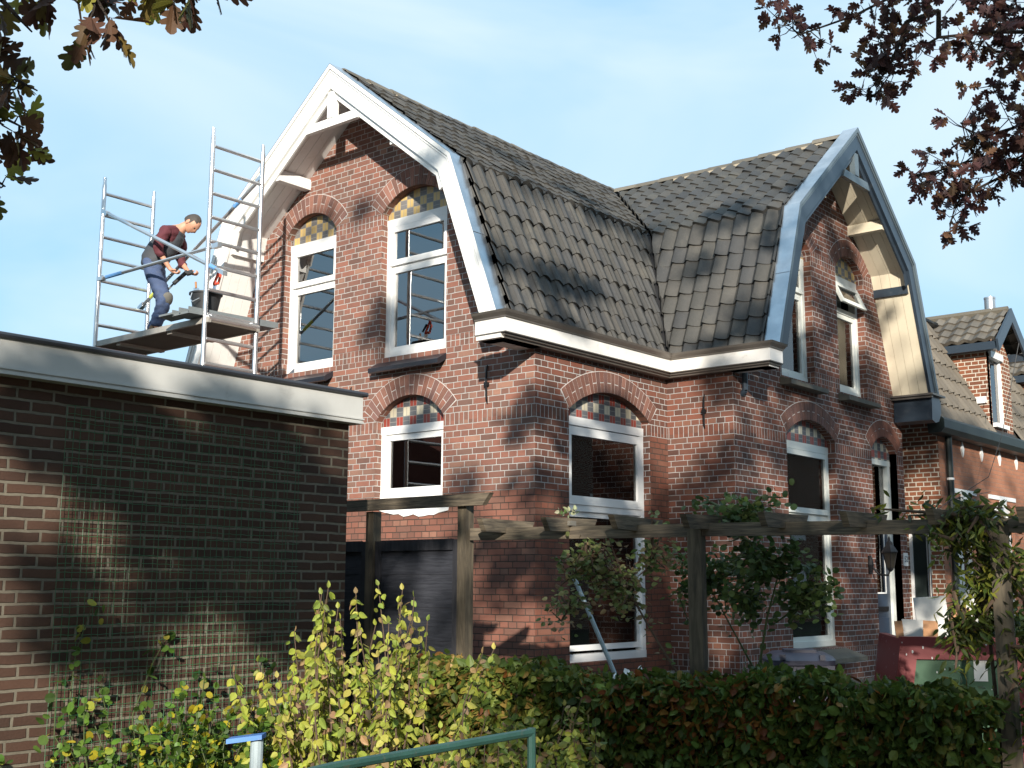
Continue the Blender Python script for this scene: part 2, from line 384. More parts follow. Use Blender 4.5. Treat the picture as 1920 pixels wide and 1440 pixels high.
def tymp_mat(name, rows, grey, z0, u0, cell=.098):
    t = NT(name); uvn = t.n('ShaderNodeUVMap'); sep = t.n('ShaderNodeSeparateXYZ'); t.l(uvn.outputs[0], sep.inputs[0])
    a = t.m('DIVIDE', t.m('ADD', t.m('SUBTRACT', sep.outputs[0], u0), 50*cell), cell); b = t.m('DIVIDE', t.m('ADD', t.m('SUBTRACT', sep.outputs[1], z0), 10*cell), cell)
    i, j = t.m('FLOOR', a), t.m('FLOOR', b); fa, fb = t.m('FRACT', a), t.m('FRACT', b)
    ch = t.m('MODULO', t.m('ADD', i, j), 2.)
    odd = t.m('MODULO', j, 2.)
    cb = t.n('ShaderNodeCombineXYZ'); t.l(i, cb.inputs[0]); t.l(j, cb.inputs[1])
    wn = t.n('ShaderNodeTexWhiteNoise', noise_dimensions='2D'); t.l(cb.outputs[0], wn.inputs['Vector'])
    colr = t.mix(odd, rows[0], rows[1]); col = t.mix(ch, colr, grey)
    k = t.m('ADD', .8, t.m('MULTIPLY', wn.outputs['Value'], .4)); x = t.n('ShaderNodeVectorMath', operation='SCALE'); t.l(col, x.inputs[0]); t.l(k, x.inputs['Scale'])
    def line(f, w): return t.m('MINIMUM', f, t.m('SUBTRACT', 1., f)) if w else f
    e = t.m('MINIMUM', t.m('MINIMUM', fa, t.m('SUBTRACT', 1., fa)), t.m('MINIMUM', fb, t.m('SUBTRACT', 1., fb)))
    midv = t.m('ABSOLUTE', t.m('SUBTRACT', fa, .5)); midh = t.m('ABSOLUTE', t.m('SUBTRACT', fb, .5))
    mid = t.mixf(ch, midv, midh); e = t.m('MINIMUM', e, mid)
    mk = t.smooth(e, .02, .045); c = t.mix(mk, (.3,.29,.27), x.outputs[0])
    t.bsdf(c, .5, 0, mk, .002); return t.mat
mTyLow = tymp_mat('mosaic_red_cream', ((.27,.05,.035), (.55,.5,.38)), (.12,.125,.135), 3.25, 0)
mTyUp = tymp_mat('mosaic_yellow', ((.56,.4,.16), (.52,.37,.15)), (.17,.165,.165), 5.53, 0)

def leaf_mat(name, rough=.5, trans=.35):
    t = NT(name); a = t.n('ShaderNodeAttribute'); a.attribute_name = 'Col'
    f = t.noise(60, 2, .5, t.pos()); k = t.m('ADD', .8, t.m('MULTIPLY', f, .4))
    x = t.n('ShaderNodeVectorMath', operation='SCALE'); t.l(a.outputs['Color'], x.inputs[0]); t.l(k, x.inputs['Scale'])
    b = t.n('ShaderNodeBsdfPrincipled'); t.l(x.outputs[0], b.inputs['Base Color']); b.inputs['Roughness'].default_value = rough
    b.inputs['Specular IOR Level'].default_value = .35
    tl = t.n('ShaderNodeBsdfTranslucent'); t.l(x.outputs[0], tl.inputs[0])
    m = t.n('ShaderNodeMixShader'); m.inputs[0].default_value = trans; t.l(b.outputs[0], m.inputs[1]); t.l(tl.outputs[0], m.inputs[2])
    t.l(m.outputs[0], t.out.inputs[0]); return t.mat
mLeaf = leaf_mat('leaf'); mOakLeaf = leaf_mat('oak_leaf', .6, .3)

# leaves --------------------------------------------------------------
TPL = {
 'ovate': (np.array([(0,0,0),(.28,.22,.05),(.34,.5,.06),(.2,.82,.03),(0,1.05,-.06),(-.2,.82,.03),(-.34,.5,.06),(-.28,.22,.05)]), [(0,1,2,3,4),(0,4,5,6,7)]),
 'round': (np.array([(0,0,0),(.36,.15,.05),(.48,.5,.07),(.33,.85,.04),(0,.97,-.02),(-.33,.85,.04),(-.48,.5,.07),(-.36,.15,.05)]), [(0,1,2,3,4),(0,4,5,6,7)]),
 'lance': (np.array([(0,0,0),(.16,.3,.04),(.15,.62,.03),(0,1.1,-.08),(-.15,.62,.03),(-.16,.3,.04)]), [(0,1,2,3),(0,3,4,5)]),
 'quad': (np.array([(0,0,0),(.35,.5,.05),(0,1,0),(-.35,.5,.05)]), [(0,1,2,3)]),
}
def oak_tpl():
    right = [(0,0),(.05,.1),(.2,.17),(.22,.26),(.11,.31),(.28,.4),(.36,.5),(.3,.57),(.15,.56),(.3,.68),(.36,.78),(.28,.84),(.15,.79),(.17,.92),(.1,1.0),(0,1.04)]
    vs = []; n = len(right)
    for x, y in right: vs.append((x, y, abs(x)*.18-.1*(y-.5)**2))
    for x, y in right[1:-1]: vs.append((-x*.95, y+.02, abs(x)*.18-.1*(y-.5)**2))
    R_ = tuple(range(n)); Lf = (0,)+tuple(n-1 if k == n-1 else n+k-1 for k in range(n-1, 0, -1))
    return np.array(vs), [R_, Lf]
TPL['oak'] = oak_tpl()
def leaves(name, pts, dirs, sizes, cols, tpl, mat, parent=None, base=None, droop=0.):
    T, F = TPL[tpl]; N = len(pts); k = len(T)
    P = np.asarray(pts, float); D = np.asarray(dirs, float)+rng.normal(0, .001, (N, 3)); D /= np.linalg.norm(D, axis=1)[:, None]
    rnd = rng.normal(size=(N, 3)); A = np.cross(D, rnd); A /= np.linalg.norm(A, axis=1)[:, None]; B = np.cross(A, D)
    S = np.asarray(sizes, float)[:, None, None]
    V = (A[:, None, :]*T[None, :, 0:1]+D[:, None, :]*T[None, :, 1:2]+B[:, None, :]*T[None, :, 2:3])*S+P[:, None, :]
    V = V.reshape(-1, 3)
    me = bpy.data.meshes.new(name)
    faces = [tuple(i*k+a for a in f) for i in range(N) for f in F]
    me.from_pydata(V.tolist(), [], faces); me.materials.append(mat)
    at = me.attributes.new('Col', 'FLOAT_COLOR', 'POINT')
    cc = np.ones((N, k, 4), np.float32); cc[:, :, :3] = np.asarray(cols)[:, None, :]
    at.data.foreach_set('color', cc.ravel())
    me.update(); return link(name, me, parent, base)
def pick(cols, n, jit=.2, w=None):
    cols = np.array(cols, float); i = rng.choice(len(cols), n, p=w); c = cols[i]*(1+rng.uniform(-jit, jit, (n, 1)))
    return np.clip(c*(1+rng.uniform(-.08, .08, (n, 3))), 0, 1)

# ================================================================== ground
gm = (lambda t: (t.bsdf(t.mix(t.smooth(t.noise(.7, 6, .6, t.pos()), .4, .6), (.05,.04,.028), (.045,.06,.02)), .95, 0, t.noise(30, 5, .7, t.pos()), .03), t.mat)[1])(NT('garden_soil'))
b = MB(); b.add([(-300,-300,0),(300,-300,0),(300,300,0),(-300,300,0)], [(0,1,2,3)]); tag(b.build('ground', gm), kind='structure')
pm = (lambda t: (t.bsdf(t.mix(t.smooth(t.noise(3, 6, .6, t.pos()), .4, .6), (.2,.19,.18), (.14,.135,.13)), .9, 0, t.noise(60, 3, .6, t.pos()), .004), t.mat)[1])(NT('paving_concrete'))
b = MB(); b.add([(.9,-1.5,.004),(7.5,-.3,.004),(7.5,20,.004),(.9,20,.004)], [(0,1,2,3)]); tag(b.build('path', pm), kind='structure')
b = MB(); b.add([(4.2,-9.5,.004),(13,-16,.004),(16,-12,.004),(7.8,-5.0,.004)], [(0,1,2,3)]); tag(b.build('pavement', pm), kind='structure')

# ================================================================== the house
HX, HW = -2.46, 2.46
house = thing('brick_house', 'red brick house with two grey tiled mansard gables, the left gable trimmed white', 'house', (-2, 3, 0))
def prof(t):
    return 4.07+t*(5.745-4.07)/.61 if t < .61 else 5.745+(t-.61)*(7.18-5.745)/1.82
YC = 4.6; XD = .824; YB = 2.327; YE = 6.87
def arch_pts(u0, u1, zs, rise, n=14):
    a = (u1-u0)/2; Rr = (a*a+rise*rise)/(2*rise); cu = (u0+u1)/2; cz = zs+rise-Rr; th = math.asin(a/Rr)
    return [(cu+Rr*math.sin(-th+2*th*i/n), cz+Rr*math.cos(-th+2*th*i/n)) for i in range(n+1)], (cu, cz, Rr, th)
def hole(u0, u1, z0, zs, rise): return [(u0, z0)]+arch_pts(u0, u1, zs, rise)[0]+[(u1, z0)]
def wall(name, plane, val, outline, holes, mat, parent, depth=.22, sign=-1):
    """plane 'y' (u=x) or 'x' (u=y); sign = direction of the outward normal"""
    b = MB()
    def P(u, z, d=0):
        return (u, val-sign*d, z) if plane == 'y' else (val-sign*d, u, z)
    polys = [outline]+holes
    tri = tessellate_polygon([[Vector((u, z, 0)) for u, z in pl] for pl in polys])
    flat = [p for pl in polys for p in pl]
    want = Vector((0, sign, 0)) if plane == 'y' else Vector((sign, 0, 0))
    vs = [Vector(P(u, z)) for u, z in flat]
    fs = []
    for t in tri:
        a_, b_, c2 = (vs[i] for i in t); n = (b_-a_).cross(c2-a_)
        if n.length < 1e-9: continue
        fs.append(tuple(t) if n.dot(want) > 0 else tuple(t)[::-1])
    b.add(vs, fs)
    # inner skin
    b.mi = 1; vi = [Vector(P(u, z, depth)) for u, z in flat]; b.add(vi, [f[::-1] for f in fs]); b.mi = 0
    for pl in holes:
        n = len(pl); q = [P(u, z) for u, z in pl]+[P(u, z, depth) for u, z in pl]
        b.add(q, [(i, (i+1) % n, (i+1) % n+n, i+n) for i in range(n)])
    return b.build(name, [mat, mRoom], parent, uv=True)

WA = [dict(u0=-2.168,u1=-1.188,z0=2.46,zs=3.306,rise=.245), dict(u0=-2.140,u1=-1.172,z0=3.985,zs=5.59,rise=.23), dict(u0=-3.76,u1=-2.88,z0=3.985,zs=5.59,rise=.245)]
WB = [dict(u0=.53,u1=1.972,z0=.86,zs=3.32,rise=.235)]
WD = [dict(u0=3.51,u1=4.783,z0=.9,zs=3.306,rise=.21), dict(u0=5.84,u1=6.65,z0=.46,zs=3.33,rise=.19),
      dict(u0=4.985,u1=5.82,z0=3.96,zs=5.55,rise=.21), dict(u0=3.45,u1=4.304,z0=3.96,zs=5.56,rise=.21)]
def H(ws): return [hole(w_['u0'], w_['u1'], w_['z0'], w_['zs'], w_['rise']) for w_ in ws]
def gable_outline(c, half, apex_t, inner=.1):
    # wall outline under the roof: offset below prof
    pts = [(c-half, -.1), (c+half, -.1), (c+half, 3.96)]
    e = apex_t
    for s_ in (1, -1):
        q = [(c+s_*(e-.16), 4.2), (c+s_*(e-.61-.09), 5.70), (c, prof(apex_t)-.16)]
        pts += q if s_ == 1 else q[:2][::-1]
    pts.append((c-half, 3.96)); return pts
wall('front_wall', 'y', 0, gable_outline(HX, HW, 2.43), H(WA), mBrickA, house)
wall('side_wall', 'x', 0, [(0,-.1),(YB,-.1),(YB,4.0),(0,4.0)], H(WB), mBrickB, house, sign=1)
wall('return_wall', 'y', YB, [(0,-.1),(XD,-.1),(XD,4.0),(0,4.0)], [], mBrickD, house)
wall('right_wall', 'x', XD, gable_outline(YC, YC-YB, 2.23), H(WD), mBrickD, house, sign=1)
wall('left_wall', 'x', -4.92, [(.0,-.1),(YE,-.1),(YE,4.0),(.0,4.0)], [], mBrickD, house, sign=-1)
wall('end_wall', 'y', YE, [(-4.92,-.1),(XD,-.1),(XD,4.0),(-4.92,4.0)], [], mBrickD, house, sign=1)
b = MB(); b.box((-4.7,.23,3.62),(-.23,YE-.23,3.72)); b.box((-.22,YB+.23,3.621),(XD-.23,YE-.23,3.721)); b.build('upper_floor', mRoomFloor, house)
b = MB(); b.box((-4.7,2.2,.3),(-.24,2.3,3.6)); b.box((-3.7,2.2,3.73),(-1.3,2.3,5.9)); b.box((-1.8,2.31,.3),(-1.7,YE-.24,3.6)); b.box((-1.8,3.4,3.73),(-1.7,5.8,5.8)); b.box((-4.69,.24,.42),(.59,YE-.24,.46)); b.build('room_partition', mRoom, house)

# windows ---------------------------------------------------------------
def window(ws, plane, val, sign, parent, upper, kind, frame=mFrame, tymp=None, rec=.085):
    u0, u1, z0, zs, rise = (ws[k] for k in ('u0','u1','z0','zs','rise'))
    zt = zs-.055
    def P(u, z, d): return (u, val-sign*d, z) if plane == 'y' else (val-sign*d, u, z)
    def bx(b, ua, ub, za, zb, d0, d1):
        p, q = P(ua, za, d0), P(ub, zb, d1); b.box(tuple(map(min, p, q)), tuple(map(max, p, q)))
    f = MB(); fwid = .062
    g0, g1 = u0+.002, u1-.002
    sillh = .075
    bx(f, g0, g0+fwid, z0+sillh, zt-.085, rec, rec+.09); bx(f, g1-fwid, g1, z0+sillh, zt-.085, rec, rec+.09)
    bx(f, g0, g1, zt-.085, zt, rec-.004, rec+.092); bx(f, g0, g1, z0+.001, z0+sillh, rec-.006, rec+.092)
    ms = {'old': mFrameOld}.get(frame, frame)
    fo = f.build('window', ms, parent)
    s_ = MB(); gl = MB(); sw = .062
    def sash(za, zb, d=rec+.012, w=sw, ua=None, ub=None):
        ua = g0+fwid-.012 if ua is None else ua; ub = g1-fwid+.012 if ub is None else ub
        bx(s_, ua, ua+w, za, zb, d, d+.055); bx(s_, ub-w, ub, za, zb, d, d+.055)
        bx(s_, ua+w, ub-w, zb-w, zb, d+.001, d+.054); bx(s_, ua+w, ub-w, za, za+w, d+.001, d+.054)
        bx(gl, ua+w-.004, ub-w+.004, za+w-.004, zb-w+.004, d+.025, d+.032)
    sash2 = None
    if kind == 'single': sash(z0+sillh, zt-.09)
    elif kind == 'two':
        zm = ws['zm']; bx(s_, g0+fwid, g1-fwid, zm-.02, zm+.02, rec+.02, rec+.08)
        sash(zm+.01, zt-.09, rec-.012); sash(z0+sillh-.01, zm-.012)
    elif kind == 'tall':
        zm = ws['zm']; bx(s_, g0+fwid, g1-fwid, zm-.035, zm+.035, rec-.002, rec+.085)
        sash(zm+.03, zt-.1, rec-.014, .085); sash(z0+sillh+.03, zm-.035, rec+.02, .055)
    elif kind == 'open':
        zm = ws['zm']; bx(s_, g0+fwid, g1-fwid, zm-.03, zm+.03, rec-.002, rec+.085)
        sash(z0+sillh, zm-.03)
        # top-hung fanlight swung outwards
        ang = R(24); h = zt-.1-(zm+.03); b2 = MB(); g2 = MB(); za = zt-.1
        def Q(u, dz, off): return Vector(P(u, za-dz*math.cos(ang)+off*math.sin(ang)*0, rec-.0-dz*math.sin(ang)-off))
        ua, ub = g0+fwid, g1-fwid
        def slab(bb, uA, uB, dA, dB, th):
            p = [Q(uA, dA, 0), Q(uB, dA, 0), Q(uB, dB, 0), Q(uA, dB, 0)]; bb.prism(p, Vector(P(0, 0, -th))-Vector(P(0, 0, 0)))
        slab(b2, ua, ua+sw, 0, h, .04); slab(b2, ub-sw, ub, 0, h, .04); slab(b2, ua+sw, ub-sw, 0, sw, .039); slab(b2, ua+sw, ub-sw, h-sw, h, .039)
        slab(g2, ua+sw-.003, ub-sw+.003, sw-.003, h-sw+.003, .006)
        tag(b2.build('fanlight_sash', ms, fo), 'fanlight tilted outwards'); g2.build('pane', mGlass, fo)
    if s_.v: s_.build('sash', ms, fo)
    if gl.v: gl.build('pane', mGlass if (plane == 'y' and upper) else mGlassD, fo)
    # mosaic tympanum
    ap, (cu, cz, Rr, th) = arch_pts(u0, u1, zs, rise, 20)
    t_ = MB(); loop = [(u0, zt+.001)]+ap+[(u1, zt+.001)]
    pts = [P(u, z, .10) for u, z in loop]; t_.prism(pts, Vector(P(0, 0, .13))-Vector(P(0, 0, .10)))
    t_.build('tympanum', tymp, fo, uv=True)
    # voussoir arch
    a_ = MB(); r0, r1 = Rr, Rr+.212; n = int(round(2*th*(r0+.1)/.0645)); g = .0085
    def pt(r, a): return (cu+r*math.sin(a), cz+r*math.cos(a))
    a_.mi = 1; m_ = 24; a_.cur = (.5,.47,.45)
    lo = [pt(r0, -th+2*th*i/m_) for i in range(m_+1)]; hi = [pt(r1+.008, -th-.012+2*(th+.012)*i/m_) for i in range(m_+1)]
    for i in range(m_):
        q = [P(*lo[i], -.0025), P(*lo[i+1], -.0025), P(*hi[i+1], -.0025), P(*hi[i], -.0025)]
        a_.add(q, [(0,1,2,3)])
    a_.mi = 0
    for i in range(n):
        aa = -th+2*th*i/n; ab = -th+2*th*(i+1)/n
        cuts = [(r0, r1)] if i % 2 else [(r0, r0+.105), (r0+.108, r1)]
        if not upper and not i % 2: cuts = [(r0, r0+.1), (r0+.103, r1)]
        for ra, rb in cuts:
            gg = g/2
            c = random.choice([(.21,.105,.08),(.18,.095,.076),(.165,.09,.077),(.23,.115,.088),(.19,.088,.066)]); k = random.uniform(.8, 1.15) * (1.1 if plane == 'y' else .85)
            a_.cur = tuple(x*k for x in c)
            qs = [pt(ra+(gg if ra > r0 else 0), aa+gg/ra), pt(ra+(gg if ra > r0 else 0), ab-gg/ra), pt(rb-(gg if rb < r1 else 0), ab-gg/rb), pt(rb-(gg if rb < r1 else 0), aa+gg/rb)]
            dd = -.006-random.uniform(0, .002)
            v8 = [P(*q, dd) for q in qs]+[P(*q, .0) for q in qs]
            a_.add(v8, [(0,1,2,3),(0,4,5,1),(1,5,6,2),(2,6,7,3),(3,7,4,0)])
    a_.build('brick_arch', [mVous, mMortArch], fo)
    return fo
mMortArch = plain('arch_mortar', (.5,.47,.45), .9, var=.1)
for ws_, zm_, kd in ((WA[0], 0, 'single'), (WA[1], 5.0, 'two'), (WA[2], 5.0, 'two')):
    ws_['zm'] = zm_; window(ws_, 'y', 0, -1, house, kd == 'two', kd, tymp=mTyUp if kd == 'two' else mTyLow)
WB[0]['zm'] = 2.36; window(WB[0], 'x', 0, 1, house, False, 'tall', tymp=mTyLow)
WD[0]['zm'] = 2.42; window(WD[0], 'x', XD, 1, house, False, 'two', frame=mFrameOld, tymp=mTyLow, rec=.1)
WD[2]['zm'] = 5.05; window(WD[2], 'x', XD, 1, house, True, 'open', frame=mFrameOld, tymp=mTyUp, rec=.1)
WD[3]['zm'] = 5.05; window(WD[3], 'x', XD, 1, house, True, 'two', frame=mFrameOld, tymp=mTyUp, rec=.1)
# door
def door():
    u0, u1, z0, zs, rise = (WD[1][k] for k in ('u0','u1','z0','zs','rise')); X = XD
    f = MB(); zt = zs-.1
    f.box((X-.2,u0+.002,z0),(X-.1,u0+.09,zt-.07)); f.box((X-.2,u1-.09,z0),(X-.1,u1-.002,zt-.07)); f.box((X-.201,u0+.002,zt-.07),(X-.095,u1-.002,zt)); f.box((X-.199,u0+.09,2.38),(X-.11,u1-.09,2.47))
    fo = f.build('front_door', mFrameOld, house)
    d = MB(); a, c2 = u0+.09, u1-.09
    xs = (X-.18, X-.135)
    d.box((xs[0],a,z0),(xs[1],c2,1.5)); d.box((xs[0],a,1.501),(xs[1],a+.13,2.38)); d.box((xs[0],c2-.13,1.501),(xs[1],c2,2.38)); d.box((xs[0],a+.13,2.27),(xs[1],c2-.13,2.38))
    d.box((xs[1],a+.1,z0+.14),(xs[1]+.012,c2-.1,z0+.42)); d.box((xs[1],a+.1,z0+.5),(xs[1]+.012,c2-.1,1.2))
    tag(d.build('door_leaf', mDoor, fo), 'dark blue door leaf')
    g = MB(); g.box((X-.165,a+.13,1.5),(X-.158,c2-.13,2.27)); g.box((X-.165,a,2.47),(X-.158,c2,zt-.07)); g.build('pane', mGlass, fo)
    t = MB(); t.box((X-.134,a+.135,1.501),(X-.122,a+.15,2.27)); t.box((X-.134,c2-.15,1.501),(X-.122,c2-.135,2.27)); t.box((X-.134,a+.15,1.501),(X-.122,c2-.15,1.52)); t.build('glazing_bead', mFrame, fo)
    k = MB(); k.box((X-.12,a+.12,1.28),(X-.112,c2-.12,1.34)); k.build('letter_slot', mIron, fo)
    ap, (cu, cz, Rr, th) = arch_pts(u0, u1, zs, rise, 20)
    t_ = MB(); t_.prism([(X-.1, u, z) for u, z in [(u0, zt+.001)]+ap+[(u1, zt+.001)]], (-.03, 0, 0)); t_.build('tympanum', mTyLow, fo, uv=True)
    a_ = MB(); n = int(2*th*(Rr+.1)/.0645)
    def pt(r, an): return (cu+r*math.sin(an), cz+r*math.cos(an))
    a_.mi = 1
    for i in range(20):
        A0 = -th-.01+2*(th+.01)*i/20; A1 = -th-.01+2*(th+.01)*(i+1)/20
        q = [pt(Rr, A0), pt(Rr, A1), pt(Rr+.22, A1), pt(Rr+.22, A0)]; a_.add([(X+.0025, u, z) for u, z in q], [(0,1,2,3)])
    a_.mi = 0
    for i in range(n):
        aa = -th+2*th*i/n; ab = -th+2*th*(i+1)/n
        for ra, rb in ([(Rr, Rr+.212)] if i % 2 else [(Rr, Rr+.1), (Rr+.11, Rr+.212)]):
            k = random.uniform(.65, .95); a_.cur = (.25*k, .11*k, .08*k)
            qs = [pt(ra, aa+.005), pt(ra, ab-.005), pt(rb, ab-.004), pt(rb, aa+.004)]
            a_.add([(X+.007, u, z) for u, z in qs]+[(X, u, z) for u, z in qs], [(0,1,2,3),(0,4,5,1),(1,5,6,2),(2,6,7,3),(3,7,4,0)])
    a_.build('brick_arch', [mVous, mMortArch], fo)
    s2 = MB(); s2.box((X-.22,u0-.05,.3),(X+.3,u1+.05,.455)); s2.box((X+.3,u0-.1,.0),(X+.62,u1+.1,.2)); s2.build('doorstep', mStone, fo)
door()
# sills
def sill(plane, val, u0, u1, zt, name_mat, out=.17, drop=.1, th=.045):
    b = MB(); s_ = -1 if plane == 'y' else 1
    def P(u, d, z): return (u, val+s_*d, z) if plane == 'y' else (val+s_*d, u, z)
    prof_ = [(-.09, zt+.012), (out, zt-drop), (out, zt-drop-th), (out-.03, zt-drop-th-.005), (-.001, zt-.06-th)]
    b.prism([P(u0, d, z) for d, z in prof_], Vector(P(u1, 0, 0))-Vector(P(u0, 0, 0)))
    return b.build('window_sill', name_mat, house)
sill('y', 0, -2.175, -1.16, 3.975, mSill, .13, .115); sill('y', 0, -3.79, -2.87, 3.975, mSill, .13, .115)
sill('x', XD, 3.40, 4.36, 3.955, mStone, .14, .06, .05); sill('x', XD, 4.93, 5.88, 3.955, mStone, .14, .06, .05)
sill('x', XD, 3.45, 4.86, .895, mStone, .26, .1, .05)
# white lower strip + blue plinth under side window
b = MB(); b.box((-.15,.54,.55),(-.05,1.96,.855)); b.build('window_base_board', mPlastic, house)
# wall anchors
def anchor(p0, p1, parent, s_):
    b = MB(); p0, p1 = Vector(p0), Vector(p1); m = (p0+p1)/2; o = Vector(s_)*.02
    b.path([p1+o*.3, p1*.75+m*.25+o, m+o*1.3, p0*.75+m*.25+o, p0+o*.3], [.006,.011,.013,.011,.005], 6)
    b.obox(m+o, Vector(s_)*.02, (.0, .0, .02), Vector(s_).cross(Vector((0,0,1)))*.02); return b.build('wall_anchor', mIron, parent)
anchor((-.597,0,3.355),(-.6,0,3.74),house,(0,-1,0)); anchor((.473,YB,3.26),(.476,YB,3.63),house,(0,-1,0)); anchor((-2.56,0,3.355),(-2.56,0,3.72),house,(0,-1,0))
b = MB(); b.path([(XD+.045,2.51,3.92),(XD+.045,2.51,3.66)],[.032,.032],10); b.path([(XD+.045,2.51,3.66),(XD-.01,2.51,3.62)],[.032,.032],10); b.build('overflow_pipe', mBlue, house)
b = MB(); b.box((XD,2.6,.0),(XD+.02,5.85,.5)); b.build('plinth', mStone, house)

# roof tiles --------------------------------------------------------------
TW, TE = .19, .232
def S(t): return .026*math.sin(2*math.pi*t)+.007*math.sin(4*math.pi*t+.6)
def tiles(name, conv, lo, hi, clip, parent, flip=False):
    """conv(a, t) -> world base point & normal; a = metres along the eave, t = plan distance in from the eave"""
    b = MB(); nu = 8
    segs = [(0., .61, 5.745-4.07), (.61, hi[1], None)]
    for si, (t0, t1, dz) in enumerate(((0., .61, 1.675), (.61, hi[1], (hi[1]-.61)*(7.18-5.745)/1.82))):
        run = t1-t0; ln = math.hypot(run, dz); nr = max(1, round(ln/TE)); e = ln/nr
        ct, sn = run/ln, dz/ln                        # unit slope (plan, z)
        n0 = int(math.floor((lo-.5)/TW)); n1 = int(math.ceil((hi[0]+.5)/TW))
        for r in range(nr):
            d0 = r*e-(.05 if r else (.0 if si else .03)); d1 = (r+1)*e+.012
            if si == 0 and r == nr-1: d1 = (r+1)*e
            for i in range(n0, n1):
                ua, ub = i*TW, (i+1)*TW
                tm = t0+(r+.5)*e*ct
                c0, c1 = clip(tm)
                if ub < c0-.02 or ua > c1+.02: continue
                jz = random.gauss(0, .0035); js = random.gauss(0, .006); tl = random.gauss(0, .003)
                k = random.uniform(.85, 1.15); base = random.choice([(.05,.048,.044),(.044,.043,.041),(.056,.052,.046),(.04,.04,.04),(.049,.047,.042)])
                b.cur = tuple(x*k for x in base)
                vs = []
                for dd, lift in ((d0, .027), ((d0+d1)/2, .015), (d1, .0)):
                    for j in range(nu+1):
                        q = j/nu; u = ua+q*(TW+.012)
                        tt = t0+(dd+js*(lift > 0))*ct; a0, a1 = clip(tt); u = min(max(u, a0), a1)
                        zz = 4.07 if si == 0 else 5.745
                        z = zz+(dd+js)*sn; h = S(q)+lift+.02+jz+tl*(q-.5)*2
                        sc = .03*math.sin(math.pi*min(1, q*1.05))*(lift > .02); vs.append(conv(u, tt-h*sn-sc*ct, z+h*ct-sc*sn))
                # lip row
                lip = []
                for j in range(nu+1):
                    q = j/nu; u = ua+q*(TW+.012); tt = t0+(d0+js+.004)*ct; a0, a1 = clip(tt); u = min(max(u, a0), a1)
                    zz = 4.07 if si == 0 else 5.745; h = S(q)+.008+jz; sc = .03*math.sin(math.pi*min(1, q*1.05))
                    lip.append(conv(u, tt-h*sn-sc*ct, zz+(d0+js+.004)*sn+h*ct-sc*sn))
                m = nu+1; vs += lip
                fs = [(r_*m+j, r_*m+j+1, (r_+1)*m+j+1, (r_+1)*m+j) for r_ in range(2) for j in range(nu)]
                fs += [(3*m+j, 3*m+j+1, j+1, j) for j in range(nu)]
                if flip: fs = [f[::-1] for f in fs]
                b.add(vs, fs)
    # under-layer so that nothing shows between tiles
    b.cur = (.02,.02,.02)
    st = [0, .2, .4, .61]+[.61+(hi[1]-.61)*q/6 for q in range(1, 7)]
    for ta, tb in zip(st, st[1:]):
        (a0, a1), (c0, c1) = clip(ta), clip(tb)
        za, zb = prof(ta)-.004, prof(tb)-.004
        f = [(0,1,2,3)]
        b.add([conv(a0, ta, za), conv(a1, ta, za), conv(c1, tb, zb), conv(c0, tb, zb)], [f[0][::-1]] if flip else f)
    return b.build(name, mTile, parent, smooth=True)
YF, YK = -.372, 7.25
def clipW1a(t): return (YF, min(YC-(2.23-t)-.085, YC) if t < 2.23 else YC)
def clipW1b(t): return (max(YC+(2.23-t), YC) if t < 2.23 else YC, YK)
roof = MB(); roof.box((-4.5, 1., 4.02), (-.5, 6, 4.04)); roofo = roof.build('roof', mPly, house)
tiles('roof_slope', lambda a, t, z: (-.03-t, a, z), YF, (YC, 2.43), clipW1a, roofo)
tiles('roof_slope', lambda a, t, z: (-.03-t, a, z), YC, (YK, 2.43), clipW1b, roofo)
tiles('roof_slope', lambda a, t, z: (-4.89+t, a, z), YF, (YK, 2.43), lambda t: (YF, YK), roofo, flip=True)
XZ = 1.344-.165
tiles('roof_slope', lambda a, t, z: (a, 2.37+t, z), -2.3, (XZ, 2.23), lambda t: (-.03-t+.075, XZ), roofo)
tiles('roof_slope', lambda a, t, z: (a, 6.83-t, z), -2.3, (XZ, 2.23), lambda t: (-.03-t, XZ), roofo, flip=True)
# ridges
def ridge(p0, p1, sag=.03):
    b = MB(); p0, p1 = Vector(p0), Vector(p1); d = (p1-p0); l = d.length; d.normalize(); n = int(l/.36); sd_ = d.cross(Vector((0,0,1)))
    for i in range(n):
        k = random.uniform(.85, 1.25); b.cur = (.13*k, .115*k, .09*k)
        a = p0+d*(l*i/n); c = p0+d*(l*(i+1)/n+.03); zz = -sag*math.sin(math.pi*i/n)+random.gauss(0, .004)
        vs = []; m = 9
        for q, (p, r) in enumerate(((a, .098), (c, .083))):
            for j in range(m):
                t = math.pi*(j/(m-1))*1.0; vs.append(p+sd_*math.cos(t)*r*1.1+Vector((0,0,math.sin(t)*r*.85-.035+zz)))
        vs2 = [v-Vector((0,0,.016)) for v in vs[:m]]
        b.add(vs+vs2, [(j, j+m, j+m+1, j+1) for j in range(m-1)]+[(j, j+1, 2*m+j+1, 2*m+j) for j in range(m-1)])
    b.cur = (1,1,1); b.mi = 1; k = 14
    for i in range(n*2):                              # mortar bedding
        a = p0+d*(l*(i+.5)/(n*2)); o = sd_*random.choice((-1,1))*.098+Vector((0,0,-.055-sag*math.sin(math.pi*i/n/2)))
        b.obox(a+o, d*.07*random.uniform(.5,1.2), sd_*.018, Vector((0,0,.018*random.uniform(.6,1.3))))
    b.build('ridge_tile', [mTile, mMortarR], roofo, smooth=True)
ridge((HX, YF-.0, 7.20), (HX, YK, 7.20)); ridge((-2.2, YC, 7.05), (XZ+.0, YC, 7.05), .02)
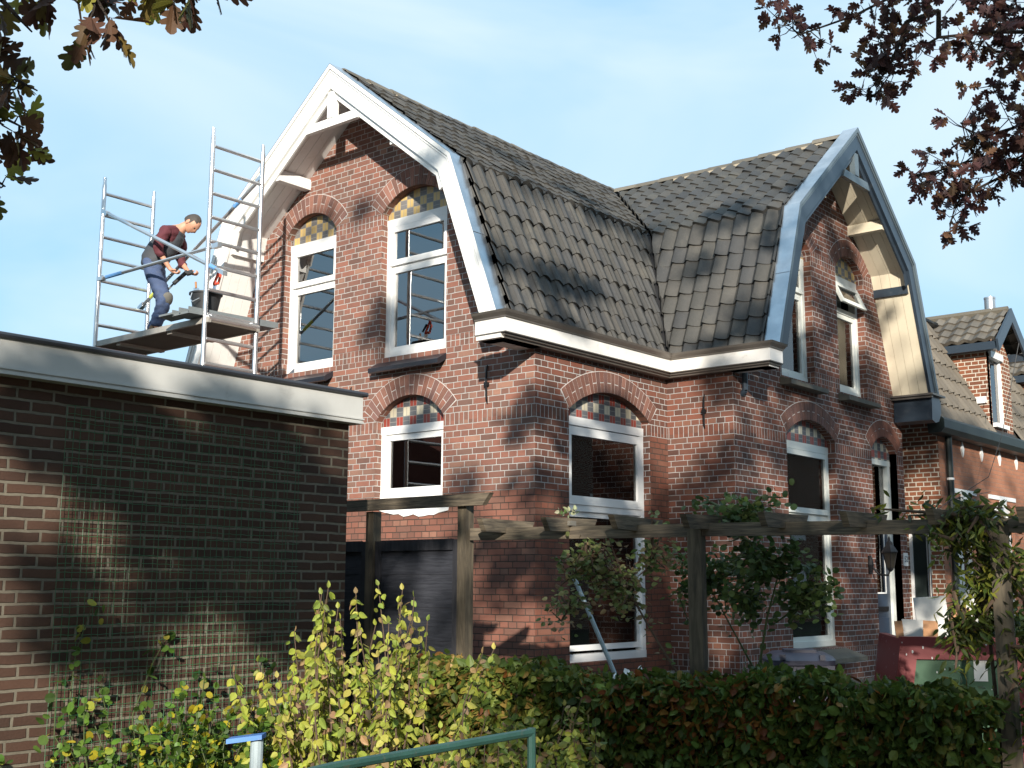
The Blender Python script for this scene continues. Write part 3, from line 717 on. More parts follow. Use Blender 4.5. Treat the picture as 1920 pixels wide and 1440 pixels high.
# valley gutter strips
b = MB(); pr = [0,.2,.4,.61,1.0,1.4,1.8,2.2]
for a, c2 in zip(pr, pr[1:]):
    def vp(t, o): return Vector((-.03-t+o, 2.37+t+o, prof(t)+.035-abs(o)*1.2*0)) 
    w1 = .055
    for sx, sy in ((w1, 0), (0, -w1)): pass
    A, B_ = (-.03-a, 2.37+a, prof(a)-.015), (-.03-c2, 2.37+c2, prof(c2)-.015)
    b.path([A, B_], [.045, .045], 6)
b.build('valley_gutter', mLead, roofo)
for o_ in [o for o in C.objects if o.name.startswith('roof_slope')]: pass

# barge boards -----------------------------------------------------------------
def offs(pts, d):
    """offset an open polyline (h,z) inwards (towards lower left for h increasing)"""
    out = []
    n = len(pts); segn = []
    for i in range(n-1):
        dx, dz = pts[i+1][0]-pts[i][0], pts[i+1][1]-pts[i][1]; l = math.hypot(dx, dz); segn.append((dz/l, -dx/l))
    for i in range(n):
        if i == 0: nx, nz_ = segn[0]; out.append((pts[0][0], pts[0][1]+d/(nz_) if abs(nz_) > 1e-6 else pts[0][1])) if False else out.append((0, pts[0][1]-d/abs(nz_)))
        elif i == n-1:
            nx, nz_ = segn[-1]; out.append((pts[-1][0]-d/abs(nx), pts[-1][1]))
        else:
            (ax, az), (bx, bz) = segn[i-1], segn[i]; mx_, mz = ax+bx, az+bz; l = 1+ax*bx+az*bz
            out.append((pts[i][0]+mx_*d/l*1, pts[i][1]+mz*d/l*1))
    return out
def barge(plane, c, front, sgn, outer, mats, bwidths, parent, zincw, frontlip=True):
    """front = coordinate of the outer face; sgn = outward direction along that axis"""
    def P(h, z, d): return (c+h, front-sgn*d, z) if plane == 'y' else (front-sgn*d, c+h, z)
    mMain, mTrim, mLip, mSoff = mats
    def band(b, o1, o2, d0, d1, side):
        A, B = offs(outer, o1), offs(outer, o2)
        A[0] = (0, outer[0][1]-o1*bwidths[2]); B[0] = (0, outer[0][1]-o2*bwidths[2])
        for i in range(len(A)-1):
            q = [A[i], A[i+1], B[i+1], B[i]]; q = [(side*h, z) for h, z in q]
            b.prism([P(h, z, d0) for h, z in q], Vector(P(0, 0, d1))-Vector(P(0, 0, d0)))
    b = MB(); [band(b, 0, bwidths[0], .0, .035, s_) for s_ in (1, -1)]; main = b.build('barge_board', mMain, parent)
    b = MB(); [band(b, -.012, .028, -.022, -.001, s_) for s_ in (1, -1)]; [band(b, .04, .055, -.010, -.001, s_) for s_ in (1, -1)]
    b.build('barge_trim', mTrim, main)
    # inner lip, upper slope only
    b = MB()
    for s_ in (1, -1):
        A, B = offs(outer, bwidths[0]-.02), offs(outer, bwidths[0]+.065)
        A[0] = (0, outer[0][1]-(bwidths[0]-.02)*bwidths[2]); B[0] = (0, outer[0][1]-(bwidths[0]+.065)*bwidths[2])
        tail = (B[1][0]+.05, B[1][1]-.16), (A[1][0]+.055, A[1][1]-.16)
        q = [A[0], A[1], tail[1], tail[0], B[1], B[0]]
        b.prism([P(s_*h, z, .036) for h, z in q], Vector(P(0, 0, .06))-Vector(P(0, 0, .036)))
    b.build('barge_lip', mLip, main)
    return P
OA = [(0, 7.225), (1.80, 5.79), (2.425, 4.085)]
PA = barge('y', HX, -.52, -1, OA, (mWhite, mWhite, mWhite, mWhite), (.20, .175, 1.29), house, .15)
OD = [(0, 7.105), (1.64, 5.745), (2.235, 4.085)]
PD = barge('x', YC, 1.344, 1, OD, (mBlue, mBlueL, mBlue, mCream), (.20, .175, 1.3), house, .165)
# zinc flashing caps on the verge, each side
def verge(P, outer, w, parent):
    b = MB()
    for s_ in (1, -1):
        O = offs(outer, -.018); O[0] = (0, outer[0][1]+.024); I = offs(outer, .02); I[0] = (0, outer[0][1]-.03)
        for i in range(2):
            q = [P(s_*O[i][0], O[i][1], -.024), P(s_*O[i+1][0], O[i+1][1], -.024), P(s_*O[i+1][0], O[i+1][1], w), P(s_*O[i][0], O[i][1], w)]
            e = Vector(P(s_*I[i][0], I[i][1], 0))-Vector(P(s_*O[i][0], O[i][1], 0)); e = e.normalized()*.004
            b.prism(q, e)
            # inner upstand
            q = [P(s_*O[i][0], O[i][1], w-.004), P(s_*O[i+1][0], O[i+1][1], w-.004), P(s_*I[i+1][0]-s_*.05*0, I[i+1][1]-.05, w-.004), P(s_*I[i][0], I[i][1]-.05, w-.004)]
            b.prism(q, Vector(P(0,0,w))-Vector(P(0,0,w-.004)))
        for tt in (.5,):
            h = O[1][0]*(1-tt)+O[2][0]*tt; z = O[1][1]*(1-tt)+O[2][1]*tt
            d = Vector((O[2][0]-O[1][0], O[2][1]-O[1][1])).normalized()
            n_ = Vector((d.y*-1, d.x))*-1
            q = [P(s_*(h+.003), z, -.025), P(s_*(h+d.x*.006+.003), z+d.y*.006, -.025), P(s_*(h+d.x*.006+.003), z+d.y*.006, w), P(s_*(h+.003), z, w)]
            b.prism(q, Vector(P(s_*.003,0,0))-Vector(P(0,0,0)))
    b.build('verge_flashing', mZinc, parent)
verge(PA, OA, .15, house); verge(PD, OD, .168, house)
# soffit boards and roof deck edge filling
def soffit(P, outer, depth, mat, parent, off=.19, k=1.29):
    b = MB()
    for s_ in (1, -1):
        A, B = offs(outer, off), offs(outer, off-.02); A[0] = (0, outer[0][1]-off*k); B[0] = (0, outer[0][1]-(off-.02)*k)
        nb = 4
        for i in range(2):
            for j in range(nb):                       # planks running along the slope
                d0, d1 = .036+(depth-.036)*j/nb+.002, .036+(depth-.036)*(j+1)/nb-.002
                q = [P(s_*A[i][0], A[i][1], d0), P(s_*A[i+1][0], A[i+1][1], d0), P(s_*B[i+1][0], B[i+1][1], d0), P(s_*B[i][0], B[i][1], d0)]
                b.prism(q, Vector(P(0,0,d1))-Vector(P(0,0,d0)))
    so_ = b.build('soffit', mat, parent)
    b = MB()
    for s_ in (1, -1):
        A, B = offs(outer, off-.025), offs(outer, .05); A[0] = (0, outer[0][1]-(off-.025)*k); B[0] = (0, outer[0][1]-.05*k)
        for i in range(2):
            q = [P(s_*A[i][0], A[i][1], .04), P(s_*A[i+1][0], A[i+1][1], .04), P(s_*B[i+1][0], B[i+1][1], .04), P(s_*B[i][0], B[i][1], .04)]
            b.prism(q, Vector(P(0,0,depth+.1))-Vector(P(0,0,.04)))
    b.build('roof_deck', mPly, parent)
    return so_
soffit(PA, OA, .52, mWhite, house); soffit(PD, OD, .52, mCream, house, k=1.3)
def purlins(P, outer, mats, depth=.52):
    (h0, z0), (h1, z1) = outer[0], outer[1]
    for s_ in (1, -1):
        for f, hh, m_ in ((.52, .05, mats[0]), (.97, .13, mats[1])):
            h = h0+(h1-h0)*f; z = z0+(z1-z0)*f-.27
            b = MB(); q = [P(s_*(h-.05), z+.04, .06), P(s_*(h+.05), z-.035, .06), P(s_*(h+.05), z-.035-hh, .06), P(s_*(h-.05), z-.035-hh, .06)]
            b.prism(q, Vector(P(0,0,depth-.001))-Vector(P(0,0,.06))); b.build('purlin_end', m_, house)
purlins(PA, [(0,7.225),(1.80,5.79)], (mWhite, mWhite)); purlins(PD, [(0,7.105),(1.64,5.745)], (mCream, mBlue))
def ornament(P, ztop, ztie, hw, mat):
    b = MB(); 
    q = [(-hw, ztie-.05), (hw, ztie-.05), (hw-.06, ztie+.045), (-hw+.06, ztie+.045)]
    b.prism([P(h, z, .02) for h, z in q], Vector(P(0,0,.075))-Vector(P(0,0,.02)))
    q = [(-.055, ztie+.046), (.055, ztie+.046), (.055, ztop), (-.055, ztop)]
    b.prism([P(h, z, .012) for h, z in q], Vector(P(0,0,.08))-Vector(P(0,0,.012)))
    b.build('gable_ornament', mat, house)
ornament(PA, 6.93, 6.585, .42, mWhite); ornament(PD, 6.80, 6.47, .38, mBlueL)

# cornices -----------------------------------------------------------------------
def cornice(path, mat, matlip, mold, parent, zb=3.89, zt=4.02, out=.15, inner=-.05, name='cornice'):
    """path: list of outer-face corners (x,y) with mitred corners, outward = right-hand side"""
    pts = [Vector((x, y, 0)) for x, y in path]; n = len(pts); dirs = [(pts[i+1]-pts[i]).normalized() for i in range(n-1)]
    nr = [Vector((d.y, -d.x, 0)) for d in dirs]
    mit = [nr[0]]+[(nr[i-1]+nr[i])/(1+nr[i-1].dot(nr[i])) for i in range(1, n-1)]+[nr[-1]]
    def sweep(prof_, m_, nm, par):
        b = MB(); k = len(prof_); vs = [pts[i]+mit[i]*o+Vector((0,0,z)) for i in range(n) for o, z in prof_]
        fs = [(i*k+j, i*k+(j+1) % k, (i+1)*k+(j+1) % k, (i+1)*k+j) for i in range(n-1) for j in range(k)]
        fs += [tuple(range(k))[::-1], tuple((n-1)*k+j for j in range(k))]
        b.add(vs, fs); me = b.build(nm, m_, par)
        bm = bmesh.new(); bm.from_mesh(me.data); bmesh.ops.recalc_face_normals(bm, faces=bm.faces); bm.to_mesh(me.data); bm.free(); return me
    wd = out+.05
    main = sweep([(-wd, zb), (0, zb), (0, zt), (-wd, zt)], mat, name, parent)
    sweep([(-wd, zb-.052), (-.05, zb-.052), (-.045, zb-.035), (-.022, zb-.03), (-.018, zb-.012), (.006, zb-.01), (.006, zb-.001), (-wd, zb-.001)], mold, 'cornice_moulding', main)
    sweep([(-.08, zt+.001), (.012, zt+.001), (.014, zt+.014), (.05, zt+.04), (.062, zt+.062), (.052, zt+.064), (.03, zt+.045), (-.08, zt+.04)], matlip, 'gutter_lip', main)
    return main
# left wing right-hand eave wraps round: front stub, side run, return run, stub
cornice([(-.22,-.625),(.15,-.625),(.15,2.177),(1.344,2.177),(1.344,2.46)], mCornice, mZincDark, mZincDark, house)
cornice([(-5.07,YK),(-5.07,-.625),(-4.70,-.625)], mCornice, mZincDark, mZincDark, house)
for lo_, hi_ in (((-.21,-.62,3.838),(.09,-.001,3.9)), ((XD+.001,2.24,3.838),(1.30,2.45,3.9)), ((-5.02,-.62,3.838),(-4.72,-.001,3.9))):
    b = MB(); b.box(lo_, hi_); b.build('eave_soffit', mCornice, house)
# right dark-blue gutter box with rounded end, right of the right gable
def bluebox():
    b = MB(); sec = [(6.62,4.06),(6.86,4.06),(6.93,4.0),(6.93,3.86),(6.84,3.74),(6.72,3.71),(6.6,3.74)]
    b.prism([(.84,y,z) for y, z in sec], (.51,0,0)); b.build('eave_box', mBlue, house)
    b = MB(); b.box((.83,6.52,4.061),(1.40,6.98,4.085)); b.box((.83,6.55,4.03),(1.375,6.60,4.06)); b.build('eave_box_cap', mZincDark, house)
bluebox()
# house number and lantern
b = MB(); b.box((XD,6.71,1.86),(XD+.012,6.85,2.03)); npl = b.build('number_plate', mFrame, house)
cu = bpy.data.curves.new('n', 'FONT'); cu.body = '52'; cu.size = .11; cu.extrude = .001; cu.align_x = 'CENTER'; cu.align_y = 'CENTER'
to = bpy.data.objects.new('n', cu); C.objects.link(to); bpy.context.view_layer.update()
me = bpy.data.meshes.new_from_object(to.evaluated_get(bpy.context.evaluated_depsgraph_get())); bpy.data.objects.remove(to)
me.transform(Matrix.Translation((XD+.0145,6.78,1.945)) @ Matrix.Rotation(R(90),4,'Z') @ Matrix.Rotation(R(90),4,'X')); me.materials.clear(); me.materials.append(mBlue); link('house_number', me, npl)
ln = thing('wall_lantern', 'black coach lantern on a curved bracket beside the blue front door', 'lantern', (XD, 5.62, 1.9))
b = MB(); b.lathe((XD+.012,5.62,1.86), [(.0,-.1),(.03,-.09),(.045,0),(.03,.09),(0,.1)], 12); b.obox((XD+.01,5.62,1.86),(.012,0,0),(0,.035,0),(0,0,.11))
b.path([(XD+.02,5.62,1.86),(XD+.12,5.62,1.74),(XD+.24,5.62,1.73),(XD+.27,5.62,1.80)],[.012]*4,8); b.build('bracket', mIron, ln)
b = MB(); cx = (XD+.27,5.62,1.80)
b.lathe(cx, [(.0,0),(.035,.0),(.045,.02),(.085,.2),(.09,.205)], 6); b.build('lantern_glass', plain('smoked_glass', (.02,.018,.015), .15), ln)
b = MB(); b.lathe(cx, [(.1,.2),(.105,.215),(.07,.27),(.045,.3),(.04,.33),(.02,.35),(.012,.39),(0,.41)], 6); b.lathe(cx, [(0,-.03),(.02,-.02),(.04,.0),(.048,.02)], 6)
for i in range(6):
    a = i*math.pi/3; b.tube((cx[0]+.046*math.cos(a),cx[1]+.046*math.sin(a),cx[2]+.02),(cx[0]+.088*math.cos(a),cx[1]+.088*math.sin(a),cx[2]+.205),.005,5)
b.build('lantern_cap', mIron, ln)
# curtains
def curtain(x, y0, y1, z0, z1, mat, amp=.02):
    b = MB(); n = 24; vs = []
    for i in range(n+1):
        y = y0+(y1-y0)*i/n; xo = x+amp*math.sin(i*1.7)+amp*.5*math.sin(i*.6)
        vs += [(xo, y, z0), (xo, y, z1)]
    b.add(vs, [(2*i, 2*i+2, 2*i+3, 2*i+1) for i in range(n)]); return b.build('curtain', mat, house, smooth=True)
curtain(.5, 5.0, 5.16, 4.0, 5.5, mCurt); curtain(.5, 4.02, 4.26, 4.0, 5.5, mCurtG); curtain(.5, 5.6, 5.78, 4.0, 5.5, mCurtG)
curtain(.48, 4.5, 4.72, 1.0, 3.2, mCurt); curtain(.5, 4.2, 4.5, 1.0, 3.2, mCurtG); curtain(-.45, 1.55, 1.85, .9, 3.2, mCurtG)
b = MB(); b.box((-1.5,1.2,.47),(-.9,1.9,1.2)); b.build('room_cupboard', mCurt, house)
# paper stuck under the small front window, hose etc.
b = MB(); pts = [(-2.08,2.36)]+[(-2.08+1.0*i/14, 2.34-.012*i/14*0-.035*random.random()-(.03 if 4 < i < 12 else 0)) for i in range(1, 14)]+[(-1.1,2.33),(-1.08,2.425),(-1.4,2.43),(-1.8,2.40)]
b.prism([(x,-.012,z) for x, z in pts], (0,.006,0)); tag(b.build('paper_strip', mFrame, None, (-1.6,-.01,2.36)), 'torn strip of white plastic sheet hanging on brick below small window', 'plastic sheet')

# ================================================================== neighbour
nb = thing('neighbour_house', 'orange brick terraced house with grey mansard roof and brick dormers at the right edge', 'house', (0, 11, 0))
XN, YN = 1.15, 7.3
wins = [hole(7.8,8.55,1.0,2.75,.1), hole(9.3,10.3,1.0,2.75,.1), hole(11,12,1,2.75,.1)]
wall('front_wall', 'x', XN, [(YN,-.1),(18,-.1),(18,3.85),(YN,3.85)], wins, mBrickN2, nb, sign=1)
wall('side_wall', 'y', YN, [(-3,-.1),(XN,-.1),(XN,3.8),(.3,5.6),(-3,7.2)], [hole(.66,.97,.3,2.36,.02)], mBrickN, nb)
b = MB(); b.box((.662,YN+.05,.3),(.70,YN+.12,2.37)); b.box((.90,YN+.04,.3),(.965,YN+.12,2.37)); b.box((.70,YN+.05,2.3),(.9,YN+.12,2.37)); fo = b.build('side_door', mFrame, nb)
b = MB(); b.box((.70,YN+.08,.3),(.90,YN+.1,2.3)); b.build('door_leaf', mGutter, fo)
for a0, a1 in ((7.8,8.55),(9.3,10.3),(11,12)):
    b = MB(); b.box((XN-.12,a0,1.0),(XN-.05,a0+.07,2.75)); b.box((XN-.12,a1-.07,1.0),(XN-.05,a1,2.75)); b.box((XN-.121,a0,2.68),(XN-.049,a1,2.8)); b.box((XN-.12,a0,1.0),(XN+.1,a1,1.06)); b.box((XN-.119,a0+.07,2.2),(XN-.06,a1-.07,2.27)); fo = b.build('window', mFrame, nb)
    b = MB(); b.box((XN-.1,a0+.07,1.06),(XN-.09,a1-.07,2.68)); b.build('pane', mGlass, fo)
    b = MB(); b.box((XN,a0-.1,2.87),(XN+.02,a1+.1,2.93)); b.box((XN+.0,(a0+a1)/2-.12,2.77),(XN+.03,(a0+a1)/2+.12,2.868)); b.build('lintel', mWhite, fo)
for k in range(9):
    b = MB(); y = 8.2+.79*k; q = [(y-.055,3.5),(y,3.39),(y+.055,3.5),(y,3.61)]; b.prism([(XN,yy,z) for yy, z in q], (.02,0,0)); b.build('diamond_ornament', mWhite, nb)
b = MB(); sec = [(XN-.02,3.83),(1.33,3.83),(1.37,3.79),(1.37,3.68),(1.32,3.62),(1.15,3.61)]
b.prism([(x,6.97,z) for x, z in sec], (0,11,0)); b.build('gutter', mGutter, nb)
b = MB(); b.path([(XN+.07,7.5,3.62),(XN+.07,7.5,.0)],[.045,.045],10); b.build('downpipe', mGutter, nb)
b = MB(); b.path([(XN+.07,7.5,3.02),(XN+.07,7.5,3.05)],[.05,.05],10); b.build('pipe_collar', mFrame, nb)
b = MB()
def ntile(b, y0, y1, x0, z0, x1, z1, skip=()):
    ln = math.hypot(x1-x0, z1-z0); nr = round(ln/.27); e = ln/nr; ux, uz = (x1-x0)/ln, (z1-z0)/ln; nx, nz_ = uz, -ux
    for r in range(nr):
        for i in range(int((y1-y0)/.23)):
            ya = y0+i*.23; dm = (r+.5)*e; zz = z0+dm*uz
            if any(a <= ya+.1 <= c2 for a, c2 in skip) : continue
            k = random.uniform(.8, 1.2); b.cur = (.13*k, .11*k, .085*k); vs = []
            for dd, lf in ((r*e-.03, .035), ((r+1)*e, .0)):
                for j in range(5):
                    q = j/4; h = .03*math.sin(2*math.pi*q)+lf+.02; vs.append((x0+dd*ux+h*nx, ya+q*.235, z0+dd*uz+h*nz_))
            for j in range(5):
                q = j/4; h = .03*math.sin(2*math.pi*q)+.01; dd = r*e-.025; vs.append((x0+dd*ux+h*nx, ya+q*.235, z0+dd*uz+h*nz_))
            b.add(vs, [(j,j+1,5+j+1,5+j) for j in range(4)]+[(10+j,10+j+1,j+1,j) for j in range(4)])
    b.cur = (.03,.03,.03); b.add([(x0,y0,z0),(x0,y1,z0),(x1,y1,z1),(x1,y0,z1)], [(0,1,2,3)])
ntile(b, YN-.35, 18, 1.2, 3.84, .3, 5.62, skip=((9.5,10.5),(12.9,13.9)))
b.cur = (.03,.03,.03); b.add([(.3,YN-.3,5.62),(.3,18,5.62),(-2.4,18,7.2),(-2.4,YN-.3,7.2)], [(0,1,2,3)])
nroof = b.build('mansard_roof', mTile, nb, smooth=True)
b = MB(); b.path([(.28,YN-.3,5.66),(.28,18,5.66)],[.07,.07],8); b.build('roof_curb', mTile, nroof)
def dormer(yc):
    hw = .53; y0, y1 = yc-hw, yc+hw; X = XN
    b = MB(); o = [(y0,3.8),(y1,3.8),(y1,5.12),(yc,5.62),(y0,5.12)]
    # front wall with window hole
    hl = [(yc-.41,4.0),(yc-.41,5.14),(yc+.17,5.14),(yc+.17,4.0)]
    f = wall('dormer', 'x', X, o, [hl], mBrickN, nb, depth=.12, sign=1)
    b = MB(); b.prism([(X-.001,y0,3.8),(X-.001,y0,5.12),(.1,y0,5.12),(.1,y0,5.0)][:4] if False else [(X-.13,y0,3.8),(X-.13,y0,5.12),(.2,y0,5.12),(.2,y0,5.5)][:3]+[(.55,y0,5.12)], (0,.1,0))
    b.v = []; b.f = []; b.m = []; b.c = []
    b.box((.0,y0,3.85),(X,y0+.1,5.12)); b.build('dormer_cheek', mBrickN, f, uv=True); b = MB(); b.box((.0,y1-.1,3.85),(X-.121,y1,5.12)); b.build('dormer_cheek', mBrickN, f, uv=True)
    b = MB(); b.box((X-.1,yc-.41,4.0),(X-.02,yc-.36,5.14)); b.box((X-.1,yc+.12,4.0),(X-.02,yc+.17,5.14)); b.box((X-.101,yc-.41,5.04),(X+.03,yc+.17,5.14)); b.box((X-.1,yc-.41,3.97),(X+.06,yc+.17,4.03)); b.build('dormer_frame', mFrame, f)
    b = MB(); b.box((X-.07,yc-.36,4.03),(X-.06,yc+.12,5.04)); b.build('pane', mGlass, f)
    b = MB(); b.mi = 0
    for s_ in (-1, 1):
        for r in range(4):
            for i in range(9):
                k = random.uniform(.75,1.2); b.cur = (.12*k,.105*k,.085*k); vs = []
                a0 = (r/4)*.86; a1 = ((r+1)/4)*.86+.03
                for (dd, lf) in ((a1, .035), (a0, .005)):
                    for j in range(5):
                        q = j/4; h = .022*math.sin(2*math.pi*q)+lf+.03; xx = X+.2-i*.2-q*.2
                        vs.append((xx, yc+s_*(dd*.79+h*.6), 5.78-dd*.62+h*.79))
                for j in range(5):
                    q = j/4; h = .022*math.sin(2*math.pi*q)+.01; xx = X+.2-i*.2-q*.2; vs.append((xx, yc+s_*(a1*.79+h*.6-.01), 5.78-a1*.62+h*.79))
                fs = [(j,j+1,5+j+1,5+j) for j in range(4)]+[(10+j,10+j+1,j+1,j) for j in range(4)]
                b.add(vs, fs)
    b.cur = (.12,.105,.08); b.path([(X+.2,yc,5.82),(-.9,yc,5.82)],[.06,.06],8)
    b.build('dormer_roof', mTile, f, smooth=True)
    b = MB()
    for s_ in (-1, 1):
        q = [(X+.22,yc,5.84),(X+.22,yc+s_*.76,5.24),(X+.22,yc+s_*.70,5.06),(X+.22,yc,5.62)]
        b.prism(q, (.035,0,0)); q = [(X+.22,yc,5.86),(X+.22,yc+s_*.76,5.26),(X+.22,yc+s_*.76,5.235),(X+.22,yc,5.83)]
        b.box((-.3,min(yc+s_*.58,yc+s_*.72),5.10),(X+.2,max(yc+s_*.58,yc+s_*.72),5.22))
    b.build('dormer_barge', mBlue, f)
    b = MB()
    b.path([(X-.05,y0-.03,3.9),(.55,y0-.03,4.95+.12)],[.05,.05],4); b.box((X-.25,y0-.05,4.32),(X-.03,y0-.001,4.42)); b.build('lead_flashing', mWhite, f)
dormer(10.03); dormer(13.4)
b = MB(); b.tube((.95,10.45,5.55),(.95,10.45,6.12),.085,16); b.tube((.95,10.45,6.12),(.95,10.45,6.15),.09,16); b.build('flue_pipe', mGalv, nb, smooth=True)

# ================================================================== garage
gar = thing('brick_garage', 'low dark brick garage with wide grey roof fascia at the left', 'garage', (-1, -8, 0))
GX, GY = 1.05, -3.335
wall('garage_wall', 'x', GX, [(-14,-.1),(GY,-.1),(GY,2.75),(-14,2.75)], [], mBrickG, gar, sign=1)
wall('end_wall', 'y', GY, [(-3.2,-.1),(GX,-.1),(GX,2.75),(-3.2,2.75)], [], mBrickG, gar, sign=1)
b = MB(); b.box((-3.25,-14,2.69),(GX+.08,GY+.05,2.865)); b.box((-3.25,-14,2.672),(GX+.086,GY+.056,2.689)); b.box((-3.25,-14,2.699),(GX+.089,GY+.059,2.709)); b.build('roof_fascia', mGarFas, gar)
b = MB(); b.path([(GX+.09,-14,2.873),(GX+.09,GY+.075,2.873)],[.017,.017],8); b.path([(GX+.09,GY+.06,2.873),(-3.2,GY+.06,2.873)],[.017,.017],8); b.box((-3.24,-13.99,2.866),(GX+.085,GY+.045,2.874)); b.build('roof_edge', mRoofEdge, gar)
# wire mesh on the garage wall
b = MB(); y0, y1, z0, z1 = -5.42, -3.78, .3, 2.56
for i in range(38):
    y = y0+(y1-y0)*i/37
    b.tube((GX+.035+.004*math.sin(i), y, z0),(GX+.035, y+.012*math.sin(i*3), z1),.0017,4,caps=False)
for i in range(49):
    z = z0+(z1-z0)*i/48; n = 37; ps = [(GX+.038+(.006 if j % 2 else 0), y0+(y1-y0)*j/n, z+.003*(j % 2)+.004*math.sin(j*.3+i)) for j in range(n+1)]
    b.path(ps, [.0016]*len(ps), 4, False)
tag(b.build('wire_trellis', mWire, None, (GX+.035,-4.6,.3)), 'green wire mesh trellis fixed to the garage wall', 'trellis')

# ================================================================== scaffold
sc_ = thing('scaffold_tower', 'aluminium scaffold tower with ladder end frames beside the white gable', 'scaffold', (-4.5, -1, 0))
YN_, YF_ = -1.31, -.63
zr = [6.31-.268*k for k in range(0, 24)]
def endframe(x, ztop, rungz):
    b = MB()
    for y in (YN_, YF_): b.tube((x,y,-.078),(x,y,ztop),.0265,10); b.tube((x,y,ztop),(x,y,ztop+.09),.0195,10)
    for z in rungz: b.tube((x,YN_+.02,z),(x,YF_-.02,z),.0215,8); 
    return b.build('end_frame', mAlu, sc_, smooth=True)
endframe(-3.45, 6.42, [6.312-.268*k for k in range(23)])
endframe(-5.57, 6.32, [6.212-.268*k for k in range(23)])
def brace(p0, p1, tapes=()):
    b = MB(); p0, p1 = Vector(p0), Vector(p1); b.tube(p0, p1, .0215, 8)
    for e in (p0, p1):
        d = (p1-p0).normalized(); b.obox(e, d*.05, Vector((0,.028,0)), Vector((0,0,.026)))
    for a, c2, k in tapes: b.mi = k; b.tube(p0.lerp(p1,a), p0.lerp(p1,c2), .0235, 8)
    return b.build('brace', [mAlu, mTape, mTapeY], sc_, smooth=True)
brace((-5.42,-1.36,5.93),(-3.22,-1.28,4.86),[(.88,.95,1)]); brace((-5.44,-1.36,5.13),(-3.34,-1.28,5.17),[(.05,.2,1)])
brace((-5.66,-.66,4.95),(-3.53,-.6,6.13),[(.08,.17,2),(.8,.86,1)])
b = MB(); b.box((-5.62,-1.27,4.345),(-3.40,-.66,4.385)); pl = b.build('platform', mPly, sc_)
b = MB(); b.box((-5.63,-1.305,4.34),(-3.39,-1.271,4.405)); b.box((-5.63,-.659,4.34),(-3.39,-.625,4.405)); b.box((-5.2,-1.26,4.315),(-5.12,-.66,4.344)); b.box((-4.2,-1.26,4.315),(-4.12,-.66,4.344)); b.build('platform_rail', mPlyEdge, pl)
b = MB(); b.obox((-3.45,-1.22,4.40),(.04,0,0),(0,.03,0),(0,0,.04)); b.obox((-3.45,-.68,4.40),(.04,0,0),(0,.03,0),(0,0,.04)); b.tube((-3.41,-1.3,4.39),(-3.41,-.63,4.39),.028,10); b.build('coupler', mAlu, sc_)
b = MB(); b.obox((-3.62,-.92,4.44),(.0,.58,.012),(.15,0,0),(0,0,.012)); b.obox((-3.62,-.92,4.475),(0,.6,.014),(.006,0,0),(0,0,.03)); b.obox((-3.48,-.9,4.47),(0,.6,.012),(.006,0,0),(0,0,.03)); b.obox((-3.77,-.9,4.47),(0,.6,.012),(.006,0,0),(0,0,.03))
b.obox((-3.85,-1.45,4.43),(.12,0,.0),(0,.08,-.012),(0,0,.01))
gtray = tag(b.build('gutter_tray', mTray, None, (-3.62,-.92,4.42)), 'grey metal tray lying across the scaffold platform', 'tray')
bk = thing('bucket', 'black rubber bucket standing on the scaffold', 'bucket', (-3.66,-1.22,4.455))
b = MB(); b.lathe((-3.66,-1.16,4.49), [(0,.0),(.125,.0),(.165,.2),(.18,.205),(.18,.222),(.16,.222),(.12,.02),(0,.02)], 28); b.build('tub', mBlack, bk, smooth=True)
b = MB(); b.path([(-3.66,-1.34,4.69),(-3.66,-1.36,4.62),(-3.6,-1.37,4.58),(-3.55,-1.32,4.62)],[.005]*4,6); b.build('handle', mAlu, bk)
sw = thing('hand_saw', 'saw with red and black handle sticking out of the black bucket', 'saw', (-3.6,-1.1,4.6))
b = MB(); b.prism([(-3.72,-1.1,4.56),(-3.60,-1.1,4.86),(-3.55,-1.1,4.84),(-3.62,-1.1,4.56)], (0,.004,0)); b.build('blade', mAlu, sw)
b = MB(); b.path([(-3.61,-1.1,4.82),(-3.56,-1.1,4.9),(-3.52,-1.1,4.98),(-3.50,-1.1,4.9),(-3.53,-1.1,4.82),(-3.61,-1.1,4.82)],[.016]*6,6); b.mi = 1; b.path([(-3.64,-1.08,4.84),(-3.56,-1.08,4.93)],[.014]*2,6); b.build('grip', [mRed, mBlack], sw)
tr_ = thing('trowel', 'steel trowel standing in the near side of the bucket', 'trowel', (-3.76,-1.2,4.6))
b = MB(); b.prism([(-3.8,-1.2,4.6),(-3.84,-1.2,4.8),(-3.74,-1.2,4.78),(-3.7,-1.2,4.6)], (0,.003,0)); b.build('blade', mAlu, tr_)
b = MB(); b.tube((-3.79,-1.2,4.79),(-3.80,-1.2,4.86),.012,8); b.build('grip', mRawWood, tr_)

